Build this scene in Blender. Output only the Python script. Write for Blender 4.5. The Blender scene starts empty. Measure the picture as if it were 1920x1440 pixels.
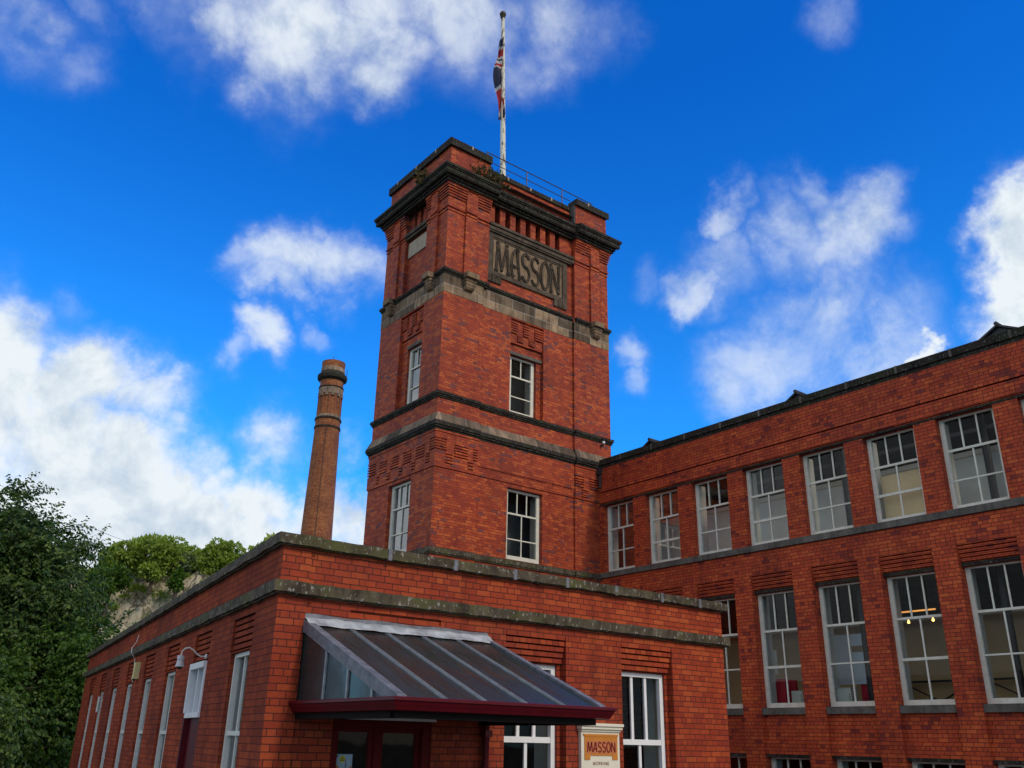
import bpy, math, random
from mathutils import Vector, Matrix
import mathutils.noise as mnoise
random.seed(7)
R = math.radians
sc = bpy.context.scene

# ------------------------------------------------------------------ camera
def vec(*a): return Vector(a)
PITCH, ROLL, YAW = R(21.94009), R(1.20768), R(52.23872)
ex = (math.sin(YAW), math.cos(YAW)); ey = (math.sin(YAW - math.pi/2), math.cos(YAW - math.pi/2))
def tw(v): return Vector((v[0]*ex[0]+v[1]*ex[1], v[0]*ey[0]+v[1]*ey[1], v[2]))
_r = Vector((1, 0, 0)); _f = Vector((0, math.cos(PITCH), math.sin(PITCH))); _u = Vector((0, -math.sin(PITCH), math.cos(PITCH)))
_r, _u = math.cos(ROLL)*_r + math.sin(ROLL)*_u, -math.sin(ROLL)*_r + math.cos(ROLL)*_u
r_, u_, f_ = tw(_r), tw(_u), tw(_f)
cam = bpy.data.cameras.new('camera'); cam.lens = 1664.93/1920*36; cam.sensor_width = 36; cam.clip_end = 2000
co = bpy.data.objects.new('camera', cam); sc.collection.objects.link(co)
co.matrix_world = Matrix(((r_.x, u_.x, -f_.x, 0), (r_.y, u_.y, -f_.y, 0), (r_.z, u_.z, -f_.z, 0), (0, 0, 0, 1)))
sc.camera = co

# ------------------------------------------------------------------ world, sun, exposure
SUN_D = Vector((0.15, -1.0, 0.85)).normalized()
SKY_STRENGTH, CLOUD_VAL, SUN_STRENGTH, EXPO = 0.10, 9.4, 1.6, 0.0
sc.view_settings.view_transform = 'Standard'; sc.view_settings.look = 'None'
sc.view_settings.exposure = EXPO; sc.view_settings.gamma = 1
w = bpy.data.worlds.new("World"); sc.world = w; w.use_nodes = True
nt = w.node_tree; nt.nodes.clear()
def N(t, typ, **kw):
    n = t.nodes.new(typ)
    for k, v in kw.items(): setattr(n, k, v)
    return n
def setin(n, d):
    for k, v in d.items(): n.inputs[k].default_value = v
out = N(nt, 'ShaderNodeOutputWorld'); bg = N(nt, 'ShaderNodeBackground'); nt.links.new(bg.outputs[0], out.inputs[0])
bg.inputs['Strength'].default_value = SKY_STRENGTH
sky = N(nt, 'ShaderNodeTexSky', sky_type='NISHITA', sun_disc=False)
sky.sun_elevation = math.asin(SUN_D.z); sky.sun_rotation = math.atan2(SUN_D.x, SUN_D.y)
sky.air_density = 1.0; sky.dust_density = 0.2; sky.ozone_density = 3.0
tint = N(nt, 'ShaderNodeMix', data_type='RGBA', blend_type='MULTIPLY'); tint.inputs[0].default_value = 1
nt.links.new(sky.outputs[0], tint.inputs[6])
tc = N(nt, 'ShaderNodeTexCoord')
sxz = N(nt, 'ShaderNodeSeparateXYZ'); nt.links.new(tc.outputs['Generated'], sxz.inputs[0])
zr = N(nt, 'ShaderNodeMapRange', interpolation_type='SMOOTHSTEP'); nt.links.new(sxz.outputs[2], zr.inputs[0]); setin(zr, {'From Min': 0.68, 'From Max': 0.28, 'To Min': 0, 'To Max': 1})
tm = N(nt, 'ShaderNodeMix', data_type='RGBA'); nt.links.new(zr.outputs[0], tm.inputs[0]); tm.inputs[6].default_value = (0.04, 0.95, 2.35, 1); tm.inputs[7].default_value = (0.17, 1.38, 2.6, 1)
nt.links.new(tm.outputs[2], tint.inputs[7])
n1 = N(nt, 'ShaderNodeTexNoise'); setin(n1, {'Scale': 7.0, 'Detail': 6.0, 'Roughness': 0.6})
n2 = N(nt, 'ShaderNodeTexNoise'); setin(n2, {'Scale': 9.0, 'Detail': 12.0, 'Roughness': 0.62, 'Distortion': 0.2})
n3 = N(nt, 'ShaderNodeTexNoise'); setin(n3, {'Scale': 6.0, 'Detail': 5.0, 'Roughness': 0.55})
for n in (n1, n2, n3): nt.links.new(tc.outputs['Generated'], n.inputs['Vector'])
sb = N(nt, 'ShaderNodeVectorMath', operation='SUBTRACT'); nt.links.new(n1.outputs['Color'], sb.inputs[0]); sb.inputs[1].default_value = (.5, .5, .5)
ms = N(nt, 'ShaderNodeVectorMath', operation='MULTIPLY_ADD'); nt.links.new(sb.outputs[0], ms.inputs[0]); ms.inputs[1].default_value = (.17, .17, .17)
nt.links.new(tc.outputs['Generated'], ms.inputs[2])
# cumulus banks, last row unseen and added as ambient fill: direction, angular radius, weight
CLOUDS = [(0.256,0.699,0.674,0.085,0.82),(0.189,0.726,0.664,0.05,0.65),(0.316,0.655,0.692,0.075,0.8),(0.387,0.603,0.702,0.075,0.68),(0.238,0.734,0.638,0.045,0.65),(0.334,0.681,0.655,0.045,0.65),(0.466,0.555,0.692,0.06,0.55),(0.441,0.602,0.668,0.045,0.42),(0.15,0.745,0.65,0.05,0.35),(0.21,0.72,0.69,0.06,0.7),(0.50,0.52,0.69,0.045,0.36),(0.652,0.341,0.678,0.04,0.4),(0.026,0.798,0.603,0.05,0.45),(0.067,0.803,0.592,0.04,0.35),(0.079,0.77,0.633,0.03,0.3),
(0.324,0.81,0.488,0.046,0.7),(0.318,0.832,0.455,0.036,0.55),(0.348,0.80,0.488,0.04,0.6),(0.371,0.789,0.49,0.045,0.65),(0.405,0.776,0.483,0.038,0.55),(0.29,0.83,0.475,0.03,0.4),
(0.107,0.934,0.335,0.06,1.1),(0.17,0.926,0.338,0.06,1.1),(0.225,0.918,0.325,0.045,0.85),(0.079,0.954,0.289,0.102,1.2),(0.16,0.951,0.263,0.085,1.1),(0.236,0.934,0.262,0.062,1.1),(0.284,0.934,0.216,0.08,1.2),(0.355,0.904,0.232,0.055,1.1),(0.421,0.879,0.215,0.06,1.2),(0.202,0.962,0.185,0.117,1.3),(0.089,0.979,0.181,0.1,1.3),(0.356,0.921,0.156,0.112,1.3),(0.46,0.857,0.215,0.05,1.1),(0.26,0.959,0.117,0.134,1.3),(0.42,0.9,0.1,0.12,1.2),
(0.311,0.864,0.395,0.036,0.7),(0.281,0.884,0.374,0.026,0.45),(0.357,0.835,0.418,0.022,0.35),(0.362,0.882,0.302,0.045,0.75),(0.425,0.853,0.302,0.033,0.6),(0.132,0.906,0.403,0.03,0.35),
(0.762,0.411,0.5,0.058,0.62),(0.768,0.377,0.517,0.036,0.5),(0.732,0.425,0.533,0.035,0.45),(0.679,0.508,0.53,0.03,0.5),(0.73,0.466,0.5,0.055,0.5),(0.673,0.563,0.479,0.033,0.6),(0.641,0.591,0.489,0.026,0.3),(0.775,0.453,0.44,0.06,0.48),(0.778,0.486,0.397,0.085,0.66),(0.808,0.458,0.371,0.065,0.6),(0.748,0.532,0.397,0.06,0.52),(0.822,0.415,0.391,0.06,0.5),(0.79,0.46,0.43,0.06,0.5),(0.70,0.54,0.50,0.05,0.42),
(0.849,0.296,0.438,0.052,1.6),(0.844,0.263,0.468,0.05,1.3),(0.871,0.295,0.392,0.064,1.6),(0.842,0.391,0.372,0.022,1.3),(0.649,0.64,0.412,0.028,0.4),(0.659,0.647,0.384,0.025,0.35),
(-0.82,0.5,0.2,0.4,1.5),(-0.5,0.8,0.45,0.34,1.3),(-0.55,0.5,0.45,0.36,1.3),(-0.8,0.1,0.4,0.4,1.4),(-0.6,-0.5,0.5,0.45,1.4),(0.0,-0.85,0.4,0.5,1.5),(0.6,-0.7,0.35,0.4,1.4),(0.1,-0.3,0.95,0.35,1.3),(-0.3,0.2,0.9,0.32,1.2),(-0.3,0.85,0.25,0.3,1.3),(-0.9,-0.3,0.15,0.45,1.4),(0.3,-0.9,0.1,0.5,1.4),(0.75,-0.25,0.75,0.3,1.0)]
acc = None
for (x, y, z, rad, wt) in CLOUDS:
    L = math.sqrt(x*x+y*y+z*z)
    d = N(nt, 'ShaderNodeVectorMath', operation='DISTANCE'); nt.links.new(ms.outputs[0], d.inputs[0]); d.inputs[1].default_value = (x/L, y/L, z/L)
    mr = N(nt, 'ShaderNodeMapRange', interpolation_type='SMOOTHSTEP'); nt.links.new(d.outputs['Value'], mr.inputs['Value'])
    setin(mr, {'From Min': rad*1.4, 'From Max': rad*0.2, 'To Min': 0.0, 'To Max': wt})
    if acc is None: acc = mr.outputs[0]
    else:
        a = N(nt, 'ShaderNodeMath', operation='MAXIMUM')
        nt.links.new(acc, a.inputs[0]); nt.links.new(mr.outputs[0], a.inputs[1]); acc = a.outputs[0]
def mth(t, op, a, b, c=None):
    n = N(t, 'ShaderNodeMath', operation=op)
    for i, v in enumerate((a, b, c)):
        if v is None: continue
        if isinstance(v, (int, float)): n.inputs[i].default_value = v
        else: t.links.new(v, n.inputs[i])
    return n.outputs[0]
off = N(nt, 'ShaderNodeVectorMath', operation='ADD'); nt.links.new(tc.outputs['Generated'], off.inputs[0]); off.inputs[1].default_value = (0.012, -0.004, 0.022)
n4 = N(nt, 'ShaderNodeTexNoise'); setin(n4, {'Scale': 9.0, 'Detail': 12.0, 'Roughness': 0.62, 'Distortion': 0.2}); nt.links.new(off.outputs[0], n4.inputs['Vector'])
nz = mth(nt, 'MULTIPLY_ADD', n2.outputs[0], 2.4, -1.2)
gate = mth(nt, 'MINIMUM', mth(nt, 'MULTIPLY', acc, 2.4), 1.0)
dens = mth(nt, 'MULTIPLY_ADD', nz, gate, acc)
cov0 = N(nt, 'ShaderNodeMapRange', interpolation_type='SMOOTHSTEP'); nt.links.new(dens, cov0.inputs[0]); setin(cov0, {'From Min': 0.05, 'From Max': 1.08, 'To Min': 0, 'To Max': 1.0})
veil = mth(nt, 'MINIMUM', mth(nt, 'MULTIPLY_ADD', acc, 1.05, 0.06), 1.0)
thick = mth(nt, 'MULTIPLY', cov0.outputs[0], veil)
thin = mth(nt, 'MULTIPLY', mth(nt, 'POWER', acc, 1.3), mth(nt, 'MULTIPLY_ADD', n1.outputs[0], 1.1, -0.18))
keep = mth(nt, 'MULTIPLY', mth(nt, 'SUBTRACT', 1.0, thick), mth(nt, 'SUBTRACT', 1.0, mth(nt, 'MINIMUM', mth(nt, 'MAXIMUM', thin, 0.0), 0.75)))
cov = N(nt, 'ShaderNodeMath', operation='SUBTRACT', use_clamp=True); cov.inputs[0].default_value = 1.0; nt.links.new(keep, cov.inputs[1])
lit = mth(nt, 'MULTIPLY', mth(nt, 'SUBTRACT', n2.outputs[0], n4.outputs[0]), 2.4)
base = N(nt, 'ShaderNodeMapRange'); nt.links.new(n3.outputs[0], base.inputs[0]); setin(base, {'From Min': 0.38, 'From Max': 0.56, 'To Min': 0.76, 'To Max': 1.0})
cs = N(nt, 'ShaderNodeMath', operation='ADD', use_clamp=True); nt.links.new(lit, cs.inputs[0]); nt.links.new(base.outputs[0], cs.inputs[1])
cc = N(nt, 'ShaderNodeMix', data_type='RGBA'); nt.links.new(cs.outputs[0], cc.inputs[0])
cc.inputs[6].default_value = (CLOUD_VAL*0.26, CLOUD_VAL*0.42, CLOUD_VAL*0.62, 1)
# clouds near the sun tinted warmer; the unseen ones offset the blue ambient
dt = N(nt, 'ShaderNodeVectorMath', operation='DOT_PRODUCT'); nt.links.new(tc.outputs['Generated'], dt.inputs[0]); dt.inputs[1].default_value = tuple(SUN_D)
wm = N(nt, 'ShaderNodeMapRange'); nt.links.new(dt.outputs['Value'], wm.inputs[0]); setin(wm, {'From Min': 0.3, 'From Max': 0.7, 'To Min': 0, 'To Max': 1})
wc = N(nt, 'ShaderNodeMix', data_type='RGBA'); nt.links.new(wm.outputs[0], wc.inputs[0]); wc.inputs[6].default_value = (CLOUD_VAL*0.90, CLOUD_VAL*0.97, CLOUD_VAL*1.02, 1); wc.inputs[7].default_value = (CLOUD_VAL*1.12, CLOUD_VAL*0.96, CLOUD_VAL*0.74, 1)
nt.links.new(wc.outputs[2], cc.inputs[7])
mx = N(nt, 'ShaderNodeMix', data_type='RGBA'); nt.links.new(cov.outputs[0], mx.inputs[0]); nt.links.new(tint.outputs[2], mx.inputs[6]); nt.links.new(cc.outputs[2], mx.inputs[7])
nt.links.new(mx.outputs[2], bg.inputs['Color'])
sl = bpy.data.lights.new('sun', 'SUN'); sl.energy = SUN_STRENGTH; sl.angle = R(8); sl.color = (1, 0.90, 0.78)
so = bpy.data.objects.new('sun', sl); sc.collection.objects.link(so)
so.rotation_euler = SUN_D.to_track_quat('Z', 'Y').to_euler()

# ------------------------------------------------------------------ materials
def mat(name):
    m = bpy.data.materials.new(name); m.use_nodes = True
    t = m.node_tree; b = t.nodes['Principled BSDF']
    return m, t, b
def ramp(t, fac, stops):
    n = N(t, 'ShaderNodeValToRGB'); e = n.color_ramp.elements
    while len(e) > 1: e.remove(e[-1])
    e[0].position = stops[0][0]; e[0].color = (*stops[0][1], 1)
    for p, c in stops[1:]:
        k = e.new(p); k.color = (*c, 1)
    t.links.new(fac, n.inputs[0]); return n.outputs[0]
def noise(t, vec_out, scale, detail=4, rough=.55):
    n = N(t, 'ShaderNodeTexNoise'); setin(n, {'Scale': scale, 'Detail': detail, 'Roughness': rough})
    if vec_out is not None: t.links.new(vec_out, n.inputs['Vector'])
    return n.outputs[0]
def mixc(t, fac, a, b, mode='MIX'):
    n = N(t, 'ShaderNodeMix', data_type='RGBA', blend_type=mode)
    for i, v in ((0, fac), (6, a), (7, b)):
        if isinstance(v, (int, float)): n.inputs[i].default_value = v
        elif isinstance(v, tuple): n.inputs[i].default_value = (*v, 1) if len(v) == 3 else v
        else: t.links.new(v, n.inputs[i])
    return n.outputs[2]
def mapr(t, v, a, b, c=0., d=1.):
    n = N(t, 'ShaderNodeMapRange'); t.links.new(v, n.inputs[0]); setin(n, {1: a, 2: b, 3: c, 4: d}); return n.outputs[0]

def brick(name, course, length, stops, mortar=(0.03, 0.016, 0.014), mw=0.05, glaze=0.42, patch=0.5, hdr=4, sat=1.0):
    m, t, b = mat(name)
    uv = N(t, 'ShaderNodeUVMap').outputs[0]
    geo = N(t, 'ShaderNodeNewGeometry')
    def bt(c1, c2, mo):
        n = N(t, 'ShaderNodeTexBrick', offset=.5, offset_frequency=2, squash=.5, squash_frequency=hdr)
        t.links.new(wv, n.inputs['Vector'])
        setin(n, {'Scale': 1/length, 'Mortar Size': mw*course/length*1.2, 'Mortar Smooth': .35, 'Bias': 0, 'Brick Width': 1.0, 'Row Height': course/length})
        n.inputs['Color1'].default_value = (*c1, 1); n.inputs['Color2'].default_value = (*c2, 1); n.inputs['Mortar'].default_value = (*mo, 1)
        return n
    # slight waviness of the courses
    nz = N(t, 'ShaderNodeTexNoise'); setin(nz, {'Scale': 1.6, 'Detail': 2.0}); t.links.new(uv, nz.inputs['Vector'])
    s = N(t, 'ShaderNodeVectorMath', operation='SUBTRACT'); t.links.new(nz.outputs['Color'], s.inputs[0]); s.inputs[1].default_value = (.5, .5, .5)
    wvn = N(t, 'ShaderNodeVectorMath', operation='MULTIPLY_ADD'); t.links.new(s.outputs[0], wvn.inputs[0]); wvn.inputs[1].default_value = (.02, .012, 0); t.links.new(uv, wvn.inputs[2])
    wv = wvn.outputs[0]
    g = bt((0, 0, 0), (1, 1, 1), (.5, .5, .5))
    cl = noise(t, uv, .9, 3, .5)
    rv = mth(t, 'MULTIPLY_ADD', cl, .9, mth(t, 'MULTIPLY_ADD', g.outputs['Color'], 1., -.45))
    rv = mth(t, 'MINIMUM', mth(t, 'MAXIMUM', rv, 0.), 1.)
    col = ramp(t, rv, stops)
    # soot / damp patches with their own shape
    pn = noise(t, geo.outputs['Position'], .55, 6, .62)
    col = mixc(t, mapr(t, pn, .42, .70, 0., patch), col, (0.085, 0.024, 0.024), 'MIX')
    smp = N(t, 'ShaderNodeMapping'); smp.inputs['Scale'].default_value = (2.6, .22, 1); t.links.new(uv, smp.inputs[0])
    sn = noise(t, smp.outputs[0], 1.5, 6, .6)
    col = mixc(t, mapr(t, sn, .5, .74, 0., .55), col, mixc(t, 1., col, (.42, .38, .42), 'MULTIPLY'))
    ln_ = noise(t, smp.outputs[0], 3.7, 5, .6)
    col = mixc(t, mapr(t, ln_, .66, .8, 0., .22), col, (.42, .33, .29))
    fn = noise(t, uv, 26, 4, .6)
    col = mixc(t, mapr(t, fn, .3, .7, 0., .45), col, mixc(t, 1., col, (.55, .55, .55), 'MULTIPLY'))
    sp = noise(t, uv, 9, 3, .5)
    col = mixc(t, mapr(t, sp, .74, .8, 0., .35), col, (.42, .36, .33))
    col = mixc(t, g.outputs['Fac'], col, mortar)
    t.links.new(col, b.inputs['Base Color'])
    b.inputs['Roughness'].default_value = glaze + .18; b.inputs['Specular IOR Level'].default_value = .14 if glaze < .6 else .08
    bp = N(t, 'ShaderNodeBump'); setin(bp, {'Strength': .55, 'Distance': .012})
    h = mth(t, 'MULTIPLY_ADD', g.outputs['Fac'], -1., 1.)
    h = mth(t, 'MULTIPLY_ADD', fn, .35, h); h = mth(t, 'MULTIPLY_ADD', g.outputs['Color'], .15, h) if False else h
    t.links.new(h, bp.inputs['Height']); t.links.new(bp.outputs[0], b.inputs['Normal'])
    return m
RED = [(0, (.27, .062, .036)), (.3, (.36, .078, .038)), (.6, (.43, .10, .042)), (.86, (.50, .135, .05)), (.97, (.14, .05, .055))]
M = {}
M['brick_annex'] = brick('pressed red brick of the low building', .0785, .235, [(0, (.29, .040, .019)), (.4, (.37, .054, .020)), (.7, (.40, .064, .022)), (1, (.47, .090, .028))], mw=.065, patch=.35, mortar=(.055, .018, .015))
M['brick_annex_side'] = brick('weathered red brick of the side wall', .0785, .235, [(0, (.27, .050, .026)), (.5, (.35, .066, .028)), (1, (.42, .085, .032))], mw=.05, glaze=.7, patch=.6, mortar=(.05, .02, .02))
M['brick_tower'] = brick('mottled red brick of the tower', .080, .235, [(0, (.33, .050, .027)), (.35, (.42, .068, .028)), (.65, (.50, .090, .030)), (.90, (.60, .135, .040)), (.95, (.24, .068, .060)), (1, (.20, .062, .062))], mw=.065, patch=.38, mortar=(.12, .035, .025))
M['brick_mill'] = brick('dark flecked red brick of the mill wing', .083, .225, [(0, (.25, .040, .030)), (.04, (.28, .044, .028)), (.09, (.47, .066, .028)), (.7, (.58, .090, .030)), (1, (.68, .13, .038))], mw=.07, patch=.35, hdr=3, mortar=(.08, .022, .018))
M['brick_chimney'] = brick('brown orange brick of the chimney', .085, .235, [(0, (.26, .075, .030)), (.5, (.38, .135, .050)), (1, (.49, .195, .07))], mw=.10, patch=.6, mortar=(.10, .05, .035))

def stone(name, c1, c2, lichen=None, moss=None, rough=.85, joint=None, streak=.6, sc_=3.):
    m, t, b = mat(name)
    uv = N(t, 'ShaderNodeUVMap').outputs[0]; pos = N(t, 'ShaderNodeNewGeometry').outputs['Position']
    n = noise(t, pos, sc_, 8, .65)
    col = ramp(t, n, [(.32, c1), (.66, c2)])
    if streak:
        mp = N(t, 'ShaderNodeMapping'); mp.inputs['Scale'].default_value = (5, .7, 1); t.links.new(uv, mp.inputs[0])
        st = noise(t, mp.outputs[0], 1.6, 5, .6)
        col = mixc(t, mapr(t, st, .45, .68, 0, streak), col, tuple(v*.28 for v in c1))
    if moss:
        mn = noise(t, pos, 1.7, 6, .7)
        col = mixc(t, mapr(t, mn, .5, .66, 0, .85), col, moss)
    if lichen:
        mp = N(t, 'ShaderNodeMapping'); mp.inputs['Scale'].default_value = (1.6, .9, 1); t.links.new(uv, mp.inputs[0])
        ln = noise(t, mp.outputs[0], 14, 5, .6)
        col = mixc(t, mapr(t, ln, .58, .68, 0, .8), col, lichen)
    h = n
    if joint:
        br = N(t, 'ShaderNodeTexBrick', offset=.5); t.links.new(uv, br.inputs['Vector'])
        setin(br, {'Scale': 1., 'Mortar Size': .009, 'Mortar Smooth': .2, 'Bias': 0, 'Brick Width': joint[0], 'Row Height': joint[1]})
        br.inputs['Color1'].default_value = (0, 0, 0, 1); br.inputs['Color2'].default_value = (1, 1, 1, 1); br.inputs['Mortar'].default_value = (.5, .5, .5, 1)
        col = mixc(t, 1., col, ramp(t, br.outputs['Color'], [(0, (.45, .45, .47)), (1, (1.25, 1.2, 1.15))]), 'MULTIPLY')
        col = mixc(t, br.outputs['Fac'], col, (.33, .30, .26))
    t.links.new(col, b.inputs['Base Color']); b.inputs['Roughness'].default_value = rough; b.inputs['Specular IOR Level'].default_value = .2
    bp = N(t, 'ShaderNodeBump'); setin(bp, {'Strength': .6, 'Distance': .02}); t.links.new(noise(t, pos, 18, 6, .7), bp.inputs['Height']); t.links.new(bp.outputs[0], b.inputs['Normal'])
    return m
M['coping'] = stone('weathered grey brown coping stone', (.035, .029, .020), (.13, .105, .072), lichen=(.38, .38, .35), moss=(.085, .09, .03))
M['soot'] = stone('soot blackened stone', (.012, .010, .008), (.045, .038, .030), lichen=(.2, .2, .18), moss=(.03, .038, .018))
M['band'] = stone('buff sandstone ashlar band', (.18, .13, .085), (.35, .255, .165), joint=(.95, .34), streak=.75)
M['slope'] = stone('buff sandstone weathering course', (.17, .13, .095), (.36, .275, .20), joint=(.9, 2.0), streak=.6)
M['plaque'] = stone('brown carved sandstone', (.16, .11, .07), (.32, .225, .14), streak=.7, sc_=2)
M['plaque_frame'] = stone('dark brown sandstone frame', (.05, .039, .028), (.13, .10, .072), streak=.5)
M['pale_stone'] = stone('pale buff stone tablet', (.33, .28, .21), (.42, .36, .28), streak=.15)
M['concrete'] = stone('grey sill and lintel stone', (.075, .068, .06), (.17, .155, .135), streak=.4)
M['rock'] = None
def plain(name, c, rough=.5, metal=0, var=.15, nscale=6, spec=.4, bump=0):
    m, t, b = mat(name); pos = N(t, 'ShaderNodeNewGeometry').outputs['Position']
    n = noise(t, pos, nscale, 5, .6)
    t.links.new(ramp(t, n, [(.3, tuple(v*(1-var) for v in c)), (.7, tuple(min(1, v*(1+var)) for v in c))]), b.inputs['Base Color'])
    b.inputs['Roughness'].default_value = rough; b.inputs['Metallic'].default_value = metal; b.inputs['Specular IOR Level'].default_value = spec
    if bump:
        bp = N(t, 'ShaderNodeBump'); setin(bp, {'Strength': bump, 'Distance': .01}); t.links.new(noise(t, pos, nscale*6), bp.inputs['Height']); t.links.new(bp.outputs[0], b.inputs['Normal'])
    return m
M['white'] = plain('off white gloss paint', (.66, .66, .60), .4, var=.08, nscale=9)
M['cream_frame'] = plain('cream paint on old sashes', (.66, .65, .55), .5, var=.12, nscale=7)
M['whitebright'] = plain('bright white window paint', (.78, .79, .80), .35, var=.04)
M['maroon'] = plain('dark maroon gloss paint', (.085, .003, .008), .4, var=.15, spec=.2)
M['dred'] = plain('dark red door paint', (.11, .004, .005), .6, var=.15, spec=.15)
M['lead'] = plain('grey lead sheet', (.13, .14, .165), .5, metal=0, var=.4, nscale=9, bump=.3)
M['leadlight'] = plain('pale lead flashing', (.34, .37, .40), .5, var=.45, nscale=6, bump=.4)
M['alu'] = plain('pale glazing bars', (.27, .295, .32), .4, var=.25, nscale=12)
M['iron'] = plain('black painted iron', (.03, .03, .035), .5)
M['greyplastic'] = plain('pale grey enamel', (.50, .52, .56), .4, var=.05)
M['yellow'] = plain('yellowed plastic', (.62, .53, .24), .5, var=.1)
M['cream'] = plain('cream sign board paint', (.74, .70, .58), .5, var=.04)
M['orange'] = plain('ochre orange sign paint', (.55, .20, .025), .5, var=.06)
M['pink'] = plain('terracotta sign field', (.52, .17, .065), .5, var=.06)
M['signred'] = plain('dark red sign lettering', (.16, .006, .006), .5, var=.05)
M['slate'] = plain('dark slate', (.035, .035, .04), .6, var=.5, nscale=5, bump=.5)
M['plaster'] = plain('grey window reveal plaster', (.46, .45, .40), .9, var=.15, nscale=3)
M['blackbeam'] = plain('near black painted timber', (.012, .010, .010), .85, spec=.08)
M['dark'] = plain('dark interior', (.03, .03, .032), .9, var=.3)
M['inner'] = plain('pale interior wall paint', (.85, .86, .82), .9, var=.12, nscale=1.2)
M['ochre'] = plain('ochre interior wall', (.62, .46, .26), .9, var=.12, nscale=1.2)
M['ceil'] = plain('dark interior ceiling', (.10, .10, .10), .9, var=.25, nscale=2)
M['floorin'] = plain('worn timber floor', (.16, .11, .07), .8)
M['blind'] = plain('bluish notice board', (.48, .58, .68), .8, var=.06)
M['carton'] = plain('grey green archive box', (.34, .38, .35), .8, var=.05)
M['cardboard'] = plain('brown card', (.26, .19, .12), .9)
M['redchair'] = plain('red upholstery', (.42, .02, .04), .7)
M['yellowthing'] = plain('yellow plastic sheet', (.6, .6, .05), .6)
M['roof'] = plain('grey roofing felt', (.09, .09, .09), .9, var=.3)
M['bark'] = plain('bark', (.06, .045, .032), .9, var=.4, bump=.5)
M['mud'] = None
def pole_mat():
    m, t, b = mat('flaking white pole paint'); pos = N(t, 'ShaderNodeNewGeometry').outputs['Position']
    mp = N(t, 'ShaderNodeMapping'); mp.inputs['Scale'].default_value = (7, 7, 2.2); t.links.new(pos, mp.inputs[0])
    n = noise(t, mp.outputs[0], 1.3, 6, .65)
    t.links.new(ramp(t, n, [(.52, (.66, .66, .56)), (.57, (.16, .12, .09))]), b.inputs['Base Color']); b.inputs['Roughness'].default_value = .6
    return m
M['pole'] = pole_mat()
def emis(name, c, s):
    m, t, b = mat(name); b.inputs['Base Color'].default_value = (*c, 1); b.inputs['Emission Color'].default_value = (*c, 1); b.inputs['Emission Strength'].default_value = s; return m
M['bulb'] = emis('lit warm bulb', (1, .58, .16), 3.5)
M['tube'] = emis('glow of warm light on a rail', (1, .42, .10), .8)  # glow painted for warm light caught on a rail, no lamp there
def glass(name, tint=(.93, .95, .93), refl=.30, rough=.02, base=.0):
    m = bpy.data.materials.new(name); m.use_nodes = True; t = m.node_tree; t.nodes.clear()
    o = N(t, 'ShaderNodeOutputMaterial'); mix = N(t, 'ShaderNodeMixShader'); tr = N(t, 'ShaderNodeBsdfTransparent'); gl = N(t, 'ShaderNodeBsdfGlossy')
    tr.inputs[0].default_value = (*tint, 1); gl.inputs['Roughness'].default_value = rough
    fr = N(t, 'ShaderNodeFresnel'); fr.inputs[0].default_value = 1.5
    pos = N(t, 'ShaderNodeNewGeometry').outputs['Position']
    bp = N(t, 'ShaderNodeBump'); setin(bp, {'Strength': .12, 'Distance': .02}); t.links.new(noise(t, pos, 1.5, 2), bp.inputs['Height']); t.links.new(bp.outputs[0], gl.inputs['Normal'])
    t.links.new(mth(t, 'MULTIPLY_ADD', fr.outputs[0], refl, base), mix.inputs[0]); t.links.new(tr.outputs[0], mix.inputs[1]); t.links.new(gl.outputs[0], mix.inputs[2]); t.links.new(mix.outputs[0], o.inputs[0])
    return m
M['glass'] = glass('old window glass')
def dirty_glass():
    m, t, b = mat('dirty canopy glass'); uv = N(t, 'ShaderNodeUVMap').outputs[0]; pos = N(t, 'ShaderNodeNewGeometry').outputs['Position']
    n = noise(t, pos, 1.6, 5, .6)
    t.links.new(ramp(t, n, [(.35, (.022, .028, .032)), (.5, (.035, .036, .036)), (.62, (.018, .040, .040)), (.75, (.06, .052, .048))]), b.inputs['Base Color'])
    base = b.inputs['Base Color'].links[0].from_socket
    sx = N(t, 'ShaderNodeSeparateXYZ'); t.links.new(pos, sx.inputs[0])
    cell = mth(t, 'FLOOR', mth(t, 'MULTIPLY_ADD', sx.outputs[0], 1.96, -.08), 0)
    cell2 = mth(t, 'FLOOR', mth(t, 'MULTIPLY', sx.outputs[1], 1.92), 0)
    cv = N(t, 'ShaderNodeCombineXYZ'); t.links.new(cell, cv.inputs[0]); t.links.new(cell2, cv.inputs[1])
    cv1 = N(t, 'ShaderNodeCombineXYZ'); t.links.new(cell, cv1.inputs[0])
    wn = N(t, 'ShaderNodeTexWhiteNoise'); t.links.new(cv1.outputs[0], wn.inputs['Vector'])
    base = mixc(t, .55, base, ramp(t, wn.outputs['Value'], [(0, (.024, .026, .028)), (.5, (.014, .030, .032)), (1, (.034, .034, .034))]))
    mp = N(t, 'ShaderNodeMapping'); mp.inputs['Scale'].default_value = (9, .8, .8); t.links.new(pos, mp.inputs[0])
    st = noise(t, mp.outputs[0], 1.3, 6, .65)
    base = mixc(t, mapr(t, st, .52, .78, 0, .35), base, (.075, .078, .078))
    sp = noise(t, pos, 30, 3, .5); base = mixc(t, mapr(t, sp, .72, .76, 0, .5), base, (.08, .075, .045))
    t.links.new(base, b.inputs['Base Color'])
    t.links.new(mapr(t, st, .4, .7, .16, .5), b.inputs['Roughness']); b.inputs['Specular IOR Level'].default_value = .45
    b.inputs['Alpha'].default_value = .93
    return m
M['dglass'] = dirty_glass()
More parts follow.
